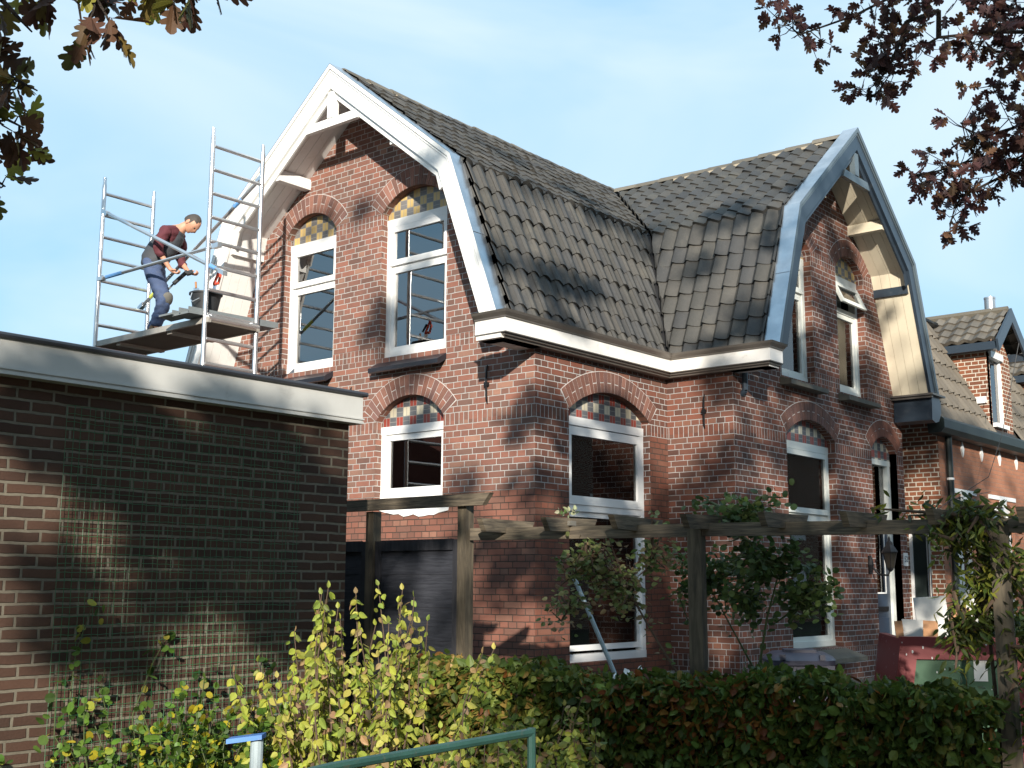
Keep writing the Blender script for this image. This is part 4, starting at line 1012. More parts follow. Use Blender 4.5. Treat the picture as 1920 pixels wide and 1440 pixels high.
# ================================================================== the man
def skinmesh(name, verts, edges, radii, mat, parent, sub=2, root=0, fold=0.):
    me = bpy.data.meshes.new(name); me.from_pydata([tuple(v) for v in verts], edges, [])
    o = bpy.data.objects.new(name, me); C.objects.link(o)
    sm = o.modifiers.new('s', 'SKIN'); sm.use_smooth_shade = True; sm.branch_smoothing = .3
    for i, r in enumerate(radii):
        d = me.skin_vertices[0].data[i]; d.radius = (r, r) if isinstance(r, (int, float)) else r
        d.use_root = (i == root)
    ss = o.modifiers.new('d', 'SUBSURF'); ss.levels = sub; ss.render_levels = sub
    bpy.context.view_layer.update(); dg = bpy.context.evaluated_depsgraph_get()
    m2 = bpy.data.meshes.new_from_object(o.evaluated_get(dg)); bpy.data.objects.remove(o)
    if fold:
        from mathutils import noise as mn
        for v in m2.vertices:
            c = v.co; v.co = c+v.normal*fold*(mn.noise(Vector((c.x*9, c.y*9, c.z*26)))+.6*mn.noise(Vector((c.x*25, c.y*25, c.z*40+7))))
    m2.name = name; m2.materials.clear(); m2.materials.append(mat)
    m2.polygons.foreach_set('use_smooth', [True]*len(m2.polygons))
    return link(name, m2, parent)
man = thing('person', 'man in maroon jumper, dark vest and blue work trousers bending forward on the scaffold platform', 'person', (-4.65, -.98, 4.39))
# plane helper: his pose is laid out in the X-Z plane at y = Y0 (facing +X)
Y0 = -.97
MF = Vector((.80,.60,0)); MS = Vector((-.60,.80,0))
def J(x, z, dy=0.): return Vector((-4.86, Y0-.10, 4.39+z))+MF*x+MS*dy
pelv = J(.02,.80); spine1 = J(.05,.96); chest = J(.15,1.12); upch = J(.25,1.25); neck = J(.345,1.315); skull = J(.415,1.37)
hipN, hipF = J(.03,.76,-.085), J(.03,.76,.085)
knN, anN = J(.21,.44,-.11), J(.12,.09,-.10); knF, anF = J(.13,.42,.10), J(.0,.09,.11)
toeN, toeF = J(.28,.035,-.11), J(.14,.035,.13)
shN, shF = J(.215,1.235,-.18), J(.26,1.22,.18)
elN, wrN = J(.14,1.0,-.235), J(.275,.775,-.17); elF, wrF = J(.27,.97,.19), J(.41,.80,.08)
V_ = [pelv,spine1,chest,upch,neck,skull, hipN,knN,anN,toeN, hipF,knF,anF,toeF, shN,elN,wrN, shF,elF,wrF]
E_ = [(0,1),(1,2),(2,3),(3,4),(4,5),(0,6),(6,7),(7,8),(8,9),(0,10),(10,11),(11,12),(12,13),(3,14),(14,15),(15,16),(3,17),(17,18),(18,19)]
R_ = [(.11,.14),(.10,.13),(.11,.15),(.095,.13),.052,.06, .085,.058,.038,.03, .085,.058,.038,.03, .055,.040,.026, .055,.040,.026]
hv, he, hr = list(V_), list(E_), list(R_)
def hand(wi, w_, d, side, curl):
    """palm + four fingers + thumb, closing round the tool"""
    d = d.normalized(); s_ = side.normalized(); u = d.cross(s_).normalized()*curl
    base = len(hv); palm = w_+d*.055; hv.append(palm); hr.append((.024,.034)); he.append((wi, base))
    for k, (o, l) in enumerate(((-.030,.030),(-.010,.035),(.011,.033),(.030,.026))):
        p = palm+s_*o+d*.03; i0 = len(hv)
        hv.extend([p, p+d*l*.8+u*.008, p+d*l*1.1+u*.034, p+d*l*.5+u*.05]); hr.extend([.0105,.0095,.0085,.0075])
        he.extend([(base, i0),(i0,i0+1),(i0+1,i0+2),(i0+2,i0+3)])
    i0 = len(hv); p = palm-d*.02-s_*.03; hv.extend([p, p-s_*.018+d*.025+u*.02, p-s_*.008+d*.05+u*.035]); hr.extend([.012,.011,.009]); he.extend([(base,i0),(i0,i0+1),(i0+1,i0+2)])
hand(16, wrN, MF*.7+Vector((0,0,-.5)), MS+Vector((0,0,.1)), 1); hand(19, wrF, MF*.8-MS*.2+Vector((0,0,-.35)), MS, 1)
body = skinmesh('body', hv, he, hr, mSkin, man)
# head: shaped ball with brow, nose, jaw, ear
def head():
    bm = bmesh.new(); bmesh.ops.create_uvsphere(bm, u_segments=28, v_segments=20, radius=1)
    for v in bm.verts:
        x, y, z = v.co                      # x forward, z up, y side
        X = x*.098; Y = y*.076; Z = z*.118
        if z < 0: X = X*(1-.18*abs(z))+ (.018*abs(z)); Y *= 1-.32*abs(z)
        if x > .55:
            X += .006
            g = math.exp(-((y/.16)**2+((z+.12)/.22)**2)); X += .026*g            # nose
            X -= .012*math.exp(-(((abs(y)-.38)/.16)**2+((z-.1)/.13)**2))          # eye sockets
            X += .006*math.exp(-(((z-.27)/.1)**2))                                # brow
            X += .007*math.exp(-((y/.3)**2+((z+.47)/.08)**2))-.005*math.exp(-((y/.3)**2+((z+.56)/.04)**2))  # lips
            X += .012*math.exp(-((y/.35)**2+((z+.85)/.2)**2))                     # chin
        if x < 0: X *= 1.05
        v.co = (X, Y, Z)
    for s_ in (-1, 1):
        r = bmesh.ops.create_uvsphere(bm, u_segments=10, v_segments=8, radius=1)
        for v in r['verts']: v.co = (v.co.x*.02-.01, s_*(.078+.004*v.co.y)+v.co.y*.007, v.co.z*.031-.008)
    return bm
HM = Matrix.Translation(J(.45,1.365)) @ Matrix.Rotation(R(28),4,'Z') @ Matrix.Rotation(R(62),4,'Y')
bm = head(); bm.transform(HM); me = bpy.data.meshes.new('head'); bm.to_mesh(me); bm.free(); me.materials.append(mSkin); me.polygons.foreach_set('use_smooth', [True]*len(me.polygons))
hd_ = link('head', me, man)
bm = bmesh.new(); bmesh.ops.create_uvsphere(bm, u_segments=26, v_segments=18, radius=1)
dl = [v for v in bm.verts if (v.co.z < -.42) or (v.co.x > .35 and v.co.z < .42) or (v.co.x > -.1 and v.co.z < .0)]
bmesh.ops.delete(bm, geom=dl, context='VERTS')
for v in bm.verts: v.co = Vector((v.co.x*.104-.004, v.co.y*.0795, v.co.z*.1225))*(1+random.uniform(-.015,.02))
bm.transform(HM); me = bpy.data.meshes.new('hair'); bm.to_mesh(me); bm.free(); me.materials.append(mHair); link('hair', me, hd_)
for s_ in (-1, 1):
    bm = bmesh.new(); bmesh.ops.create_uvsphere(bm, u_segments=8, v_segments=6, radius=.011); bm.transform(HM @ Matrix.Translation((.085, s_*.03, .012))); me = bpy.data.meshes.new('eye'); bm.to_mesh(me); bm.free(); me.materials.append(mBlack); link('eye', me, hd_)
# clothes follow the same bones
skinmesh('trousers', [J(.02,.97),pelv,hipN,J(.13,.6,-.11),knN,J(.17,.26,-.11),J(.115,.10,-.10),hipF,J(.08,.6,.1),knF,J(.07,.25,.1),J(.0,.10,.11)],
         [(0,1),(1,2),(2,3),(3,4),(4,5),(5,6),(1,7),(7,8),(8,9),(9,10),(10,11)], [(.12,.155),(.125,.165),.108,.098,.088,.078,.075,.108,.098,.085,.076,.073], mJeans, man, sub=3, fold=.016)
skinmesh('knee_patch', [knN+MF*.02+Vector((0,0,.08)),knN+MF*.026,knN+MF*.01+Vector((0,0,-.09))],[(0,1),(1,2)],[.074,.083,.07], mKnee, man)
skinmesh('jumper', [J(.05,.97),chest,upch,J(.32,1.30),shN,J(.17,1.11,-.225),elN,J(.20,.90,-.21),shF,J(.28,1.1,.2),elF,J(.34,.87,.14)],
         [(0,1),(1,2),(2,3),(2,4),(4,5),(5,6),(6,7),(2,8),(8,9),(9,10),(10,11)], [(.10,.13),(.11,.14),(.10,.13),(.062,.062),.083,.074,.06,.048,.083,.072,.058,.048], mMaroon, man, sub=3, fold=.012)
skinmesh('vest', [J(-.01,.79),J(.03,.95),J(.155,1.11),J(.25,1.235),J(.33,1.305)],[(0,1),(1,2),(2,3),(3,4)], [(.145,.165),(.145,.17),(.16,.18),(.14,.15),(.078,.078)], mVest, man, sub=3, fold=.01)
for a_, t_ in ((anN, toeN), (anF, toeF)):
    skinmesh('boot', [a_-MF*.03+Vector((0,0,.05)), a_-MF*.045+Vector((0,0,-.04)), a_+MF*.06+Vector((0,0,-.045)), t_],[(0,1),(1,2),(2,3)],[.056,.046,.046,.036], mBoot, man)
dr = thing('cordless_drill', 'dark power tool held in both hands by the man on the scaffold', 'power tool', tuple(wrN+Vector((.08,.06,-.08))))
b = MB(); p = (wrN+wrF)/2+MF*.04+Vector((0,0,-.04)); zz_ = Vector((0,0,1)); b.tube(p-MF*.1-zz_*.12, p+MF*.06+zz_*.03, .024, 10); b.tube(p+MF*.05, p+MF*.12+zz_*.02, .03, 10); b.build('tool_body', mBlack, dr)
b = MB(); b.tube(p-MF*.17-zz_*.2, p-MF*.1-zz_*.12, .012, 8); b.build('tool_tip', mTray, dr)

# the tower and what stands on it, set at its measured place (rungs 255 mm apart) in front of the gable
for o_, l_ in ((sc_, (-3.9567, -1.3686, 0.0758)), (bk, (-3.1562, -1.5783, 4.3214)), (sw, (-3.099, -1.4639, 4.4596)), (tr_, (-3.2515, -1.5592, 4.4596)), (man, (-4.0997, -1.3496, 4.2595)), (gtray, (-3.1181, -1.2924, 4.2881))):
    o_.location = l_; o_.scale = (.953,)*3
dr.location = man.location+(dr.location-Vector((-4.65,-.98,4.39)))*.953; dr.scale = (.953,)*3

# ================================================================== pergola, gate
pg = thing('wooden_pergola', 'weathered wooden pergola with short cross pieces in front of the house', 'pergola', (2.9, -2.1, 0))
LP, MM_, MR_ = Vector((1.28,-2.40,0)), Vector((2.97,-2.05,0)), Vector((4.71,-1.52,0))
LP2 = Vector((.335,-2.40,0))
def post(p, z, s=.078, yaw=0.):
    b = MB(); c, s2 = math.cos(yaw), math.sin(yaw)
    b.obox((p.x,p.y,z/2),(s/2*c,s/2*s2,0),(-s/2*s2,s/2*c,0),(0,0,z/2)); return b.build('post', mPergV, pg)
post(LP, 2.19, .082); post(LP2, 2.15, .082); post(MM_, 1.965, .092, .2); post(MR_, 1.96, .105, .25)
def beam(p0, p1, z, h=.09, w=.045, ext0=0, ext1=0, cut=0, name='beam'):
    b = MB(); p0, p1 = p0.copy(), p1.copy(); d = (p1-p0).normalized(); p0 -= d*ext0; p1 += d*ext1; s_ = d.cross(Vector((0,0,1)))*w/2
    q = [p0+s_+Vector((0,0,z)), p1-d*cut+s_+Vector((0,0,z)), p1+s_+Vector((0,0,z+h)), p0+s_+Vector((0,0,z+h))]
    b.prism(q, -2*s_); return b.build(name, mPerg, pg)
beam(LP2+Vector((0,-.062,0)), LP+Vector((0,-.062,0)), 2.155, .085, ext0=.8, ext1=.30, cut=.07)
yo = Vector((.0,.0,0))
beam(LP+Vector((.045,0,0)), MM_, 1.915, .085, ext0=-.01); beam(MM_, MR_, 1.918, .085, ext0=-.001, ext1=.9)
# rafters across the beam
for i in range(9):
    t = .33+i*.49; q = LP+(MM_-LP).normalized()*t if t < (MM_-LP).length else MM_+(MR_-MM_).normalized()*(t-(MM_-LP).length)
    dd = Vector((-.05+.01*i, 1, 0)).normalized(); ln_ = .31; b = MB(); s_ = Vector((.0225,0,0)); zz = 1.962+.003*math.sin(i*2.2); hh = .09; tz = Vector((0,0,random.uniform(-.006,.006)))
    a_, c2 = q-dd*ln_+tz, q+dd*ln_-tz
    loop = [a_+dd*.055+Vector((0,0,zz)), c2-dd*.055+Vector((0,0,zz)), c2+Vector((0,0,zz+hh)), a_+Vector((0,0,zz+hh))]
    b.prism([p+s_ for p in loop], -2*s_); b.build('rafter', mPerg, pg)
fn = thing('garden_gate', 'dark stained board gate between the two pergola posts', 'gate', (.8,-2.40,0))
b = MB()
for k in range(13):
    z = 1.92-.1-(k)*.118; b.box((.40,-2.405-.004*(k % 2),max(.05,z-.025)),(1.21,-2.385,z+.1))
b.build('boards', mGate, fn)
b = MB(); b.box((.378,-2.42,.05),(.44,-2.37,1.925)); b.box((1.175,-2.42,.05),(1.236,-2.37,1.925)); b.box((.441,-2.425,1.85),(1.174,-2.406,1.93)); b.build('gate_frame', mGateV, fn)
f2 = thing('fence_panel', 'dark board fence panel beside the gate, partly behind the garage', 'fence', (-.4,-2.40,0))
b = MB()
for k in range(13):
    z = 1.92-.1-(k)*.118; b.box((-1.2,-2.405-.004*(k % 2),max(.05,z-.025)),(.29,-2.385,z+.1))
b.build('boards', mGate, f2); b = MB(); b.box((.23,-2.425,.05),(.292,-2.37,1.925)); b.box((-1.2,-2.425,1.85),(.229,-2.406,1.93)); b.build('frame', mGateV, f2)

# ================================================================== small garden things
wb = thing('wheelie_bin', 'purple grey wheelie bin in front of the right ground floor window', 'bin', (2.4,-.05,0))
BO = Vector((2.58,.11,0)); bx_, by_ = Vector((.84,.54,0)), Vector((-.54,.84,0))
def BP(u, v, z): return BO+bx_*u+by_*v+Vector((0,0,z))
b = MB(); lo = [BP(-.2,-.22,.08),BP(.2,-.22,.08),BP(.2,.2,.08),BP(-.2,.2,.08)]; hi = [BP(-.245,-.27,1.0),BP(.245,-.27,1.0),BP(.245,.27,1.0),BP(-.245,.27,1.0)]
b.add(lo+hi, [(3,2,1,0),(0,1,5,4),(1,2,6,5),(2,3,7,6),(3,0,4,7)]); b.build('bin_body', mBin, wb)
b = MB()
ring = [(1.0,.27,.30),(1.035,.275,.305),(1.06,.255,.27),(1.09,.2,.2)]
vs = []
for z, a, c2 in ring:
    for k in range(20):
        t = 2*math.pi*k/20; cx, sy = math.cos(t), math.sin(t); r = (abs(cx)**4+abs(sy)**4)**-.25; vs.append(BP(a*cx*r, c2*sy*r, z))
b.add(vs, [(i*20+j, i*20+(j+1) % 20, (i+1)*20+(j+1) % 20, (i+1)*20+j) for i in range(3) for j in range(20)]+[tuple(60+j for j in range(20))])
b.obox(BP(-.15,-.27,1.06),bx_*.02,by_*.03,(0,0,.02)); b.obox(BP(.15,-.27,1.06),bx_*.02,by_*.03,(0,0,.02)); b.obox(BP(0,-.05,1.1),bx_*.12,by_*.12,(0,0,.012)); b.build('lid', mBin, wb, smooth=True)
b = MB()
for s_ in (-1, 1): b.tube(BP(s_*.2,.24,.1), BP(s_*.24,.24,.1), .1, 14)
b.build('wheel', mBlack, wb)
# skip with rubble boards
sk = thing('rubble_skip', 'dark red framed skip with a green end panel, spattered with white paint', 'skip', (4.1,.5,0))
SO = Vector((3.36,.42,0)); sx, sy_ = Vector((.86,.5,0)).normalized(), Vector((-.5,.86,0)).normalized()
def SP(u, v, z): return SO+sx*u+sy_*v+Vector((0,0,z))
def skq(b, outer_, inner_, d): 
    n = len(outer_)
    for i in range(n):
        q = [outer_[i], outer_[(i+1) % n], inner_[(i+1) % n], inner_[i]]; b.prism([SP(u, 0, z) for u, z in q], sy_*d)
b = MB(); skq(b, [(-.2,.25),(-.06,1.22),(.80,1.22),(.94,.25)], [(-.05,.4),(.05,1.05),(.69,1.05),(.79,.4)], .08)
for s_ in (-.2, .94): b.prism([SP(s_,.08,.25),SP(s_*.6+.2,.08,.25),SP(.0 if s_ < 0 else .74,.08,1.2),SP(-.06 if s_ < 0 else .80,.08,1.2)], sy_*1.2)
b.build('skip_frame', mRedPaint, sk)
b = MB(); b.prism([SP(-.06,.03,.38),SP(.04,.03,1.06),SP(.7,.03,1.06),SP(.8,.03,.38)], sy_*.03); b.build('skip_panel', mGreenPaint, sk)
b = MB()
b.obox(SP(.52,.026,.98), sx*.05, sy_*.002, Vector((.0,0,.09))); b.build('paint_spatter', mSpat, sk)
for k, (u0, z0, u1, z1, w_, m_, lb) in enumerate(((-.02,1.0,-.04,1.33,.06,mRawWood,'short brown wood offcut standing at the left end of the skip'),(.06,1.0,.08,1.34,.16,mBoard,'small white board offcut left in the skip, beside the brown offcut'),(.2,1.0,.22,1.33,.13,mRawWood,'square ended brown plank between two white boards in the skip'),(.28,1.0,.24,1.52,.25,mBoard,'large white board standing in the middle of the skip'),(.3,1.0,.52,1.44,.1,mRawWood,'brown plank leaning right across the skip in front of the white boards'),(.62,1.0,.60,1.60,.2,mBoard,'tall white board at the right end of the skip'),(.5,1.0,.85,1.62,.12,mRawWood,'long brown plank leaning out of the skip to the right'))):
    b = MB(); b.bar(SP(u0,.2+.07*k,z0),SP(u1,.2+.07*k+.05,z1),.022,w_,upv=sx); tag(b.build('plank' if m_ is mRawWood else 'white_board', m_, None, tuple(SP(u0,.2+.07*k,z0))), lb, 'plank' if m_ is mRawWood else 'board', 'offcuts standing in the skip')
# leaning timber and plastic-wrapped frames at far right
b = MB(); b.bar((4.72,-.9,.0),(4.50,-.3,1.55),.035,.07); tag(b.build('leaning_batten', mBoard, None, (4.72,-.9,0)), 'pale timber batten leaning beside the right pergola post', 'batten')
st = thing('stacked_window_frames', 'white window frames wrapped in pale plastic stacked behind the right post', 'window frames', (5.1,-.6,0))
for k in range(4):
    b = MB(); o = Vector((5.0+.05*k,-.75+.1*k,.05)); ax = Vector((.8,.45,0)).normalized(); w2, h2 = .9, 1.0-.12*k
    for a0, a1 in (((0,0),(w2,0)),((w2,0),(w2,h2)),((w2,h2),(0,h2)),((0,h2),(0,0)),((0,h2*.55),(w2,h2*.55))):
        b.bar(o+ax*a0[0]+Vector((0,.15*a0[1],a0[1])), o+ax*a1[0]+Vector((0,.15*a1[1],a1[1])), .05, .06, upv=(0,-1,.1))
    b.build('frame', mFrame, st)
b = MB(); n = 12; vs = []
for i in range(n+1):
    for j in range(n+1):
        u, v = i/n, j/n; vs.append((4.75+u*1.3-v*.3, -1.1+u*.55+v*.6, .12+.32*v+.05*math.sin(u*9+v*4)+.04*math.sin(v*13)))
b.add(vs, [(i*(n+1)+j, (i+1)*(n+1)+j, (i+1)*(n+1)+j+1, i*(n+1)+j+1) for i in range(n) for j in range(n)]); b.build('plastic_sheet', mPlastic, st, smooth=True)
# leaning broom pole & pot by the side window
bp = thing('broom', 'grey pole with a pale rag at its foot leaning by the side window', 'broom', (1.75,-1.0,.9))
b = MB(); b.tube((1.46,-1.35,1.66),(1.83,-1.2,.75),.017,8); b.build('pole', mGreyPost, bp)
b = MB(); n = 10; vs = []
for i in range(n+1):
    for j in range(n+1):
        u, v = i/n-.5, j/n-.5; vs.append((1.92+u*.42, -1.2+v*.3, .93+.05*math.sin(u*17)+.05*math.cos(v*13+u*6)-.3*(u*u+v*v)))
b.add(vs, [(i*(n+1)+j, (i+1)*(n+1)+j, (i+1)*(n+1)+j+1, i*(n+1)+j+1) for i in range(n) for j in range(n)]); b.build('rag', mWhite, bp)
b = MB(); b.lathe((1.85,-.35,.55), [(0,0),(.11,0),(.17,.33),(.19,.335),(.19,.37),(.16,.37),(.15,.33),(0,.33)], 24); tag(b.build('stone_pot', mStone, None, (1.85,-.35,.0)), 'round stone pot below the tall side window', 'pot')
pw = thing('plant_tray', 'small clear tray with seedlings sitting on the pergola beam', 'plant tray', (2.0,-2.2,2.0))
b = MB(); b.box((1.98,-2.29,2.003),(2.13,-2.22,2.035)); b.build('tray', plain('brown_tray', (.16,.15,.13), .4), pw)
pts = [(2.0+random.random()*.16, -2.25+random.uniform(-.03,.03), 2.06+random.random()*.05) for _ in range(26)]
leaves('seedlings', pts, rng.normal(0,.6,(26,3))+[0,0,.8], rng.uniform(.025,.045,26), pick([(.1,.16,.05),(.3,.32,.2)],26), 'ovate', mLeaf, pw)
# foreground rail and blue posts
rl = thing('green_handrail', 'peeling green metal rail in the foreground hedge', 'handrail', (4.55,-6.1,0))
b = MB(); A = Vector((4.60,-5.78,1.15)); B_ = Vector((4.52,-6.55,1.12)); b.path([B_,A],[.0135,.0135],8); b.path([A+Vector((0,0,.0135)),Vector((4.60,-5.78,0))],[.0135,.0135],8); b.path([B_,Vector((4.5,-6.9,1.10)),Vector((4.5,-6.9,0))],[.0135]*3,8); b.build('rail', mRail, rl)
def bluepost(x, y, z, sl, lb):
    t_ = thing('blue_capped_post', lb, 'post', (x,y,0), 'blue capped posts in the foreground')
    b = MB(); b.tube((x,y,0),(x,y,z-.005),.017,12); b.build('post', mGreyPost, t_)
    b = MB(); b.obox((x-.02,y-.02,z),(.036,.03,sl),(-.018,.022,0),(0,0,.006)); b.build('cap_board', mBluePost, t_)
bluepost(4.424,-6.727,1.205,.006,'blue capped post with a pale shaft beside the rose bush'); bluepost(3.9,-7.6,1.075,.0,'blue capped post at the bottom left corner')
# wires
b = MB(); b.path([(XD+.1,5.4,2.2),(1.3,6.3,2.45),(XN+.1,7.4,2.75),(XN+.1,9,2.95)],[.005]*4,5); tag(b.build('cable', mBlack, None, (1.0,6,2.4)), 'thin black cable strung past the front door', 'cable')
b = MB(); b.path([(1.9,8.6,5.0),(1.62,8.5,3.7),(1.5,8.2,3.1),(1.3,7.9,2.9)],[.005]*4,5); tag(b.build('cable', mBlack, None, (1.5,8.3,3)), 'black cable hanging down past the neighbour gutter', 'cable')

# ================================================================== vegetation
def vec(a): return np.array(a, float)
# clipped hedge along the pergola
hdg = thing('hedge', 'clipped beech hedge turning orange below the pergola', 'hedge', (2.9,-2.2,0))
A0, A1 = vec((1.2,-2.72,0)), vec((4.62,-1.76,0)); dA = A1-A0; lA = np.linalg.norm(dA); dA = dA/lA; nA = np.array([dA[1], -dA[0], 0])
N = 19000; u = rng.uniform(-.15, lA+.1, N); f = rng.uniform(0, 1, N)
top = 1.045-.03*(u/lA)+.035*np.sin(u*3.1)+.025*np.sin(u*7.7+1)+.02*np.sin(u*17)
side = rng.uniform(0, 1, N)
w_ = np.where(side < .62, .30+rng.normal(0, .035, N)+.04*np.sin(u*5)+.03*np.sin(u*13+2), rng.uniform(-.3, .32, N))
z = np.where(side < .62, top*rng.uniform(.02, 1.0, N)**.8, top-np.abs(rng.normal(0, .035, N))+rng.exponential(.012, N))
P = A0[None]+dA[None]*u[:, None]+nA[None]*w_[:, None]; P[:, 2] = z
D = nA[None]*.8+rng.normal(0, .55, (N, 3)); D[:, 2] -= .35; 
red = np.exp(-((u-1.95)/.55)**2-((z-.86)/.16)**2)
cols = pick([(.08,.125,.025),(.11,.16,.03),(.055,.09,.02),(.16,.18,.035),(.2,.15,.035)], N, .3, [.3,.3,.2,.13,.07])
rc = pick([(.24,.09,.025),(.3,.15,.035),(.15,.055,.022)], N, .25)
m_ = rng.uniform(0, 1, N) < red*.5+.03; cols[m_] = rc[m_]
lm = rng.uniform(0, 1, N) < np.clip(1.3-u/1.1, 0, 1)*.55; cols[lm] = pick([(.25,.26,.05),(.3,.2,.06),(.16,.2,.04)], int(lm.sum()), .2)  # sunlight put into the colour: left-end leaves yellower and lighter
leaves('foliage', P, D, rng.uniform(.05, .085, N), cols, 'ovate', mLeaf, hdg)
b = MB()
for i in range(60):
    uu = random.uniform(0, lA); p = A0+dA*uu; q = p+nA*random.uniform(-.2,.25)+vec((0,0,random.uniform(.7,1.0))); b.path([p+nA*random.uniform(-.1,.1), (p+q)/2+nA*random.uniform(-.05,.05), q], [.012,.008,.003], 5)
b.obox(tuple((A0+A1)/2+vec((0,0,.45))), tuple(dA*lA/2), tuple(nA*.12), (0,0,.42))
b.build('stems', mBark, hdg)

def stemmy(name, label, cat, base, n, spread, hmin, hmax, lean, leafn, lsize, cols, tpl, tw=mTwig, group=None, droop=-.3, extra=None, wts=None, zstart=.25):
    t_ = thing(name, label, cat, base, group); b = MB(); P, D, S_ = [], [], []
    for i in range(n):
        bx, by = base[0]+random.gauss(0, spread[0]), base[1]+random.gauss(0, spread[1]); h = random.uniform(hmin, hmax)*(1-.35*min(1, abs(bx-base[0])/(spread[0]*2.4)))
        dx, dy = random.gauss(0, lean)+(bx-base[0])*.35, random.gauss(0, lean)+(by-base[1])*.2; ps = []
        for k in range(6):
            q = k/5; ps.append(vec((bx+dx*q*q+.02*math.sin(k*2+i), by+dy*q*q+.02*math.cos(k*1.7+i), base[2]+h*q)))
        b.path([tuple(p) for p in ps], [.009*(1-.75*k/5) for k in range(6)], 5)
        for k in range(leafn):
            q = random.uniform(zstart, 1)**.8; j = min(4, int(q*5)); fr = q*5-j; p = ps[j]*(1-fr)+ps[j+1]*fr; P.append(p+rng.normal(0, .012, 3)); a = random.uniform(0, 6.28)
            D.append((math.cos(a), math.sin(a), droop+random.uniform(-.4,.5))); S_.append(random.uniform(*lsize)*(1.1-.35*q))
        P.append(ps[5]); D.append((random.gauss(0,.2), random.gauss(0,.2), 1)); S_.append(lsize[0]*.8)
    b.build('stems', tw, t_); leaves('foliage', P, D, S_, pick(cols, len(P), .22, wts), tpl, mLeaf, t_); return t_
yel = [(.36,.38,.06),(.29,.34,.055),(.43,.4,.1),(.22,.28,.055),(.34,.23,.12),(.15,.19,.045)]
stemmy('yellow_shrub', 'tall shrub with yellow green autumn leaves in front of the gate', 'shrub', (2.42,-4.35,0), 64, (.25,.18), 1.1, 1.74, .07, 56, (.045,.075), yel, 'ovate', wts=[.28,.26,.16,.14,.1,.06], droop=-.9, zstart=.15)
stemmy('yellow_shrub', 'lower yellow green shrub leaning against the right end of the garage', 'shrub', (1.75,-4.5,0), 16, (.13,.1), .5, 1.15, .06, 30, (.045,.075), yel, 'ovate', wts=[.25,.25,.15,.15,.12,.08], droop=-.6)
stemmy('yellow_shrub', 'bushy yellow green shrub between the tall shrub and the hedge', 'shrub', (2.95,-3.9,0), 60, (.3,.2), .55, 1.02, .08, 50, (.045,.075), yel+[(.12,.18,.04)], 'ovate', droop=-.5)
stemmy('yellow_shrub', 'low straggly shrub behind the green rail', 'shrub', (3.3,-4.9,0), 60, (.4,.34), .45, .95, .1, 44, (.04,.065), yel+[(.3,.2,.1),(.12,.16,.04)], 'ovate', droop=-.4)
rose = [(.08,.16,.025),(.12,.22,.035),(.05,.1,.02),(.42,.36,.03),(.25,.3,.04)]
stemmy('rose_bush', 'green and yellow leaved rose bush at the foot of the wire trellis', 'rose bush', (1.62,-4.9,0), 95, (.2,.36), .62, 1.12, .09, 44, (.04,.068), rose, 'round', mGreenTwig, wts=[.3,.28,.16,.13,.13], droop=.1)
def climber(name, label, paths, leafn, lsize, cols, tpl, rad=.012, spread=.06, tw=mGreenTwig, droop=-.2, loc=None, wts=None, jit=None):
    t_ = thing(name, label, 'climbing plant', loc or tuple(paths[0][0])); b = MB(); P, D, S_ = [], [], []
    for ps in paths:
        ps = [vec(p) for p in ps]; b.path([tuple(p) for p in ps], [rad*(1-.7*k/(len(ps)-1)) for k in range(len(ps))], 6)
        for k in range(leafn):
            q = random.uniform(.05, 1)*(len(ps)-1); j = min(int(q), len(ps)-2); p = ps[j]*(1-(q-j))+ps[j+1]*(q-j)
            P.append(p+rng.normal(0, spread, 3)); a = random.uniform(0, 6.28); D.append((math.cos(a), math.sin(a), droop+random.uniform(-.5,.5))); S_.append(random.uniform(*lsize))
    b.build('stems', tw, t_); leaves('foliage', P, D, S_, pick(cols, len(P), .25, wts), tpl, mLeaf, t_); return t_
# rose shoots on the trellis
climber('climbing_rose', 'thin rose shoots climbing the green wire trellis', [[(1.3,-4.95,.03),(1.25,-5.3,.5),(1.13,-5.33,.95),(1.12,-5.3,1.25),(1.11,-5.22,1.47)],[(1.3,-4.95,.03),(1.25,-5.0,.5),(1.14,-4.95,.9),(1.12,-4.82,1.18),(1.11,-4.72,1.33)],[(1.3,-4.95,.03),(1.3,-5.1,.5),(1.15,-5.2,.9),(1.12,-5.12,1.15)],[(1.3,-4.95,.03),(1.3,-4.6,.6),(1.14,-4.5,.95),(1.12,-4.47,1.12)],[(1.3,-4.95,.03),(1.25,-4.3,.5),(1.14,-4.05,.95),(1.12,-4.06,1.2)],[(1.3,-4.95,.03),(1.4,-5.3,.5),(1.3,-5.5,.85),(1.25,-5.48,1.1)]], 34, (.035,.06), [(.06,.12,.02),(.04,.08,.02),(.09,.16,.03),(.25,.25,.04)], 'round', .006, .035)
gr = [(.06,.1,.03),(.085,.13,.035),(.04,.07,.022),(.12,.16,.05)]
def twigs(c, n, r, up_=.15):
    out = []
    for i in range(n):
        a = random.uniform(0, 6.28); q = vec(c)+vec((r[0]*math.cos(a)*random.uniform(.3,1), r[1]*math.sin(a)*random.uniform(.3,1), r[2]*random.uniform(-1,1)))
        m = (vec(c)+q)/2+rng.normal(0, .05, 3)+vec((0,0,up_*.4)); out.append([tuple(vec(c)), tuple(m), tuple(q)])
    return out
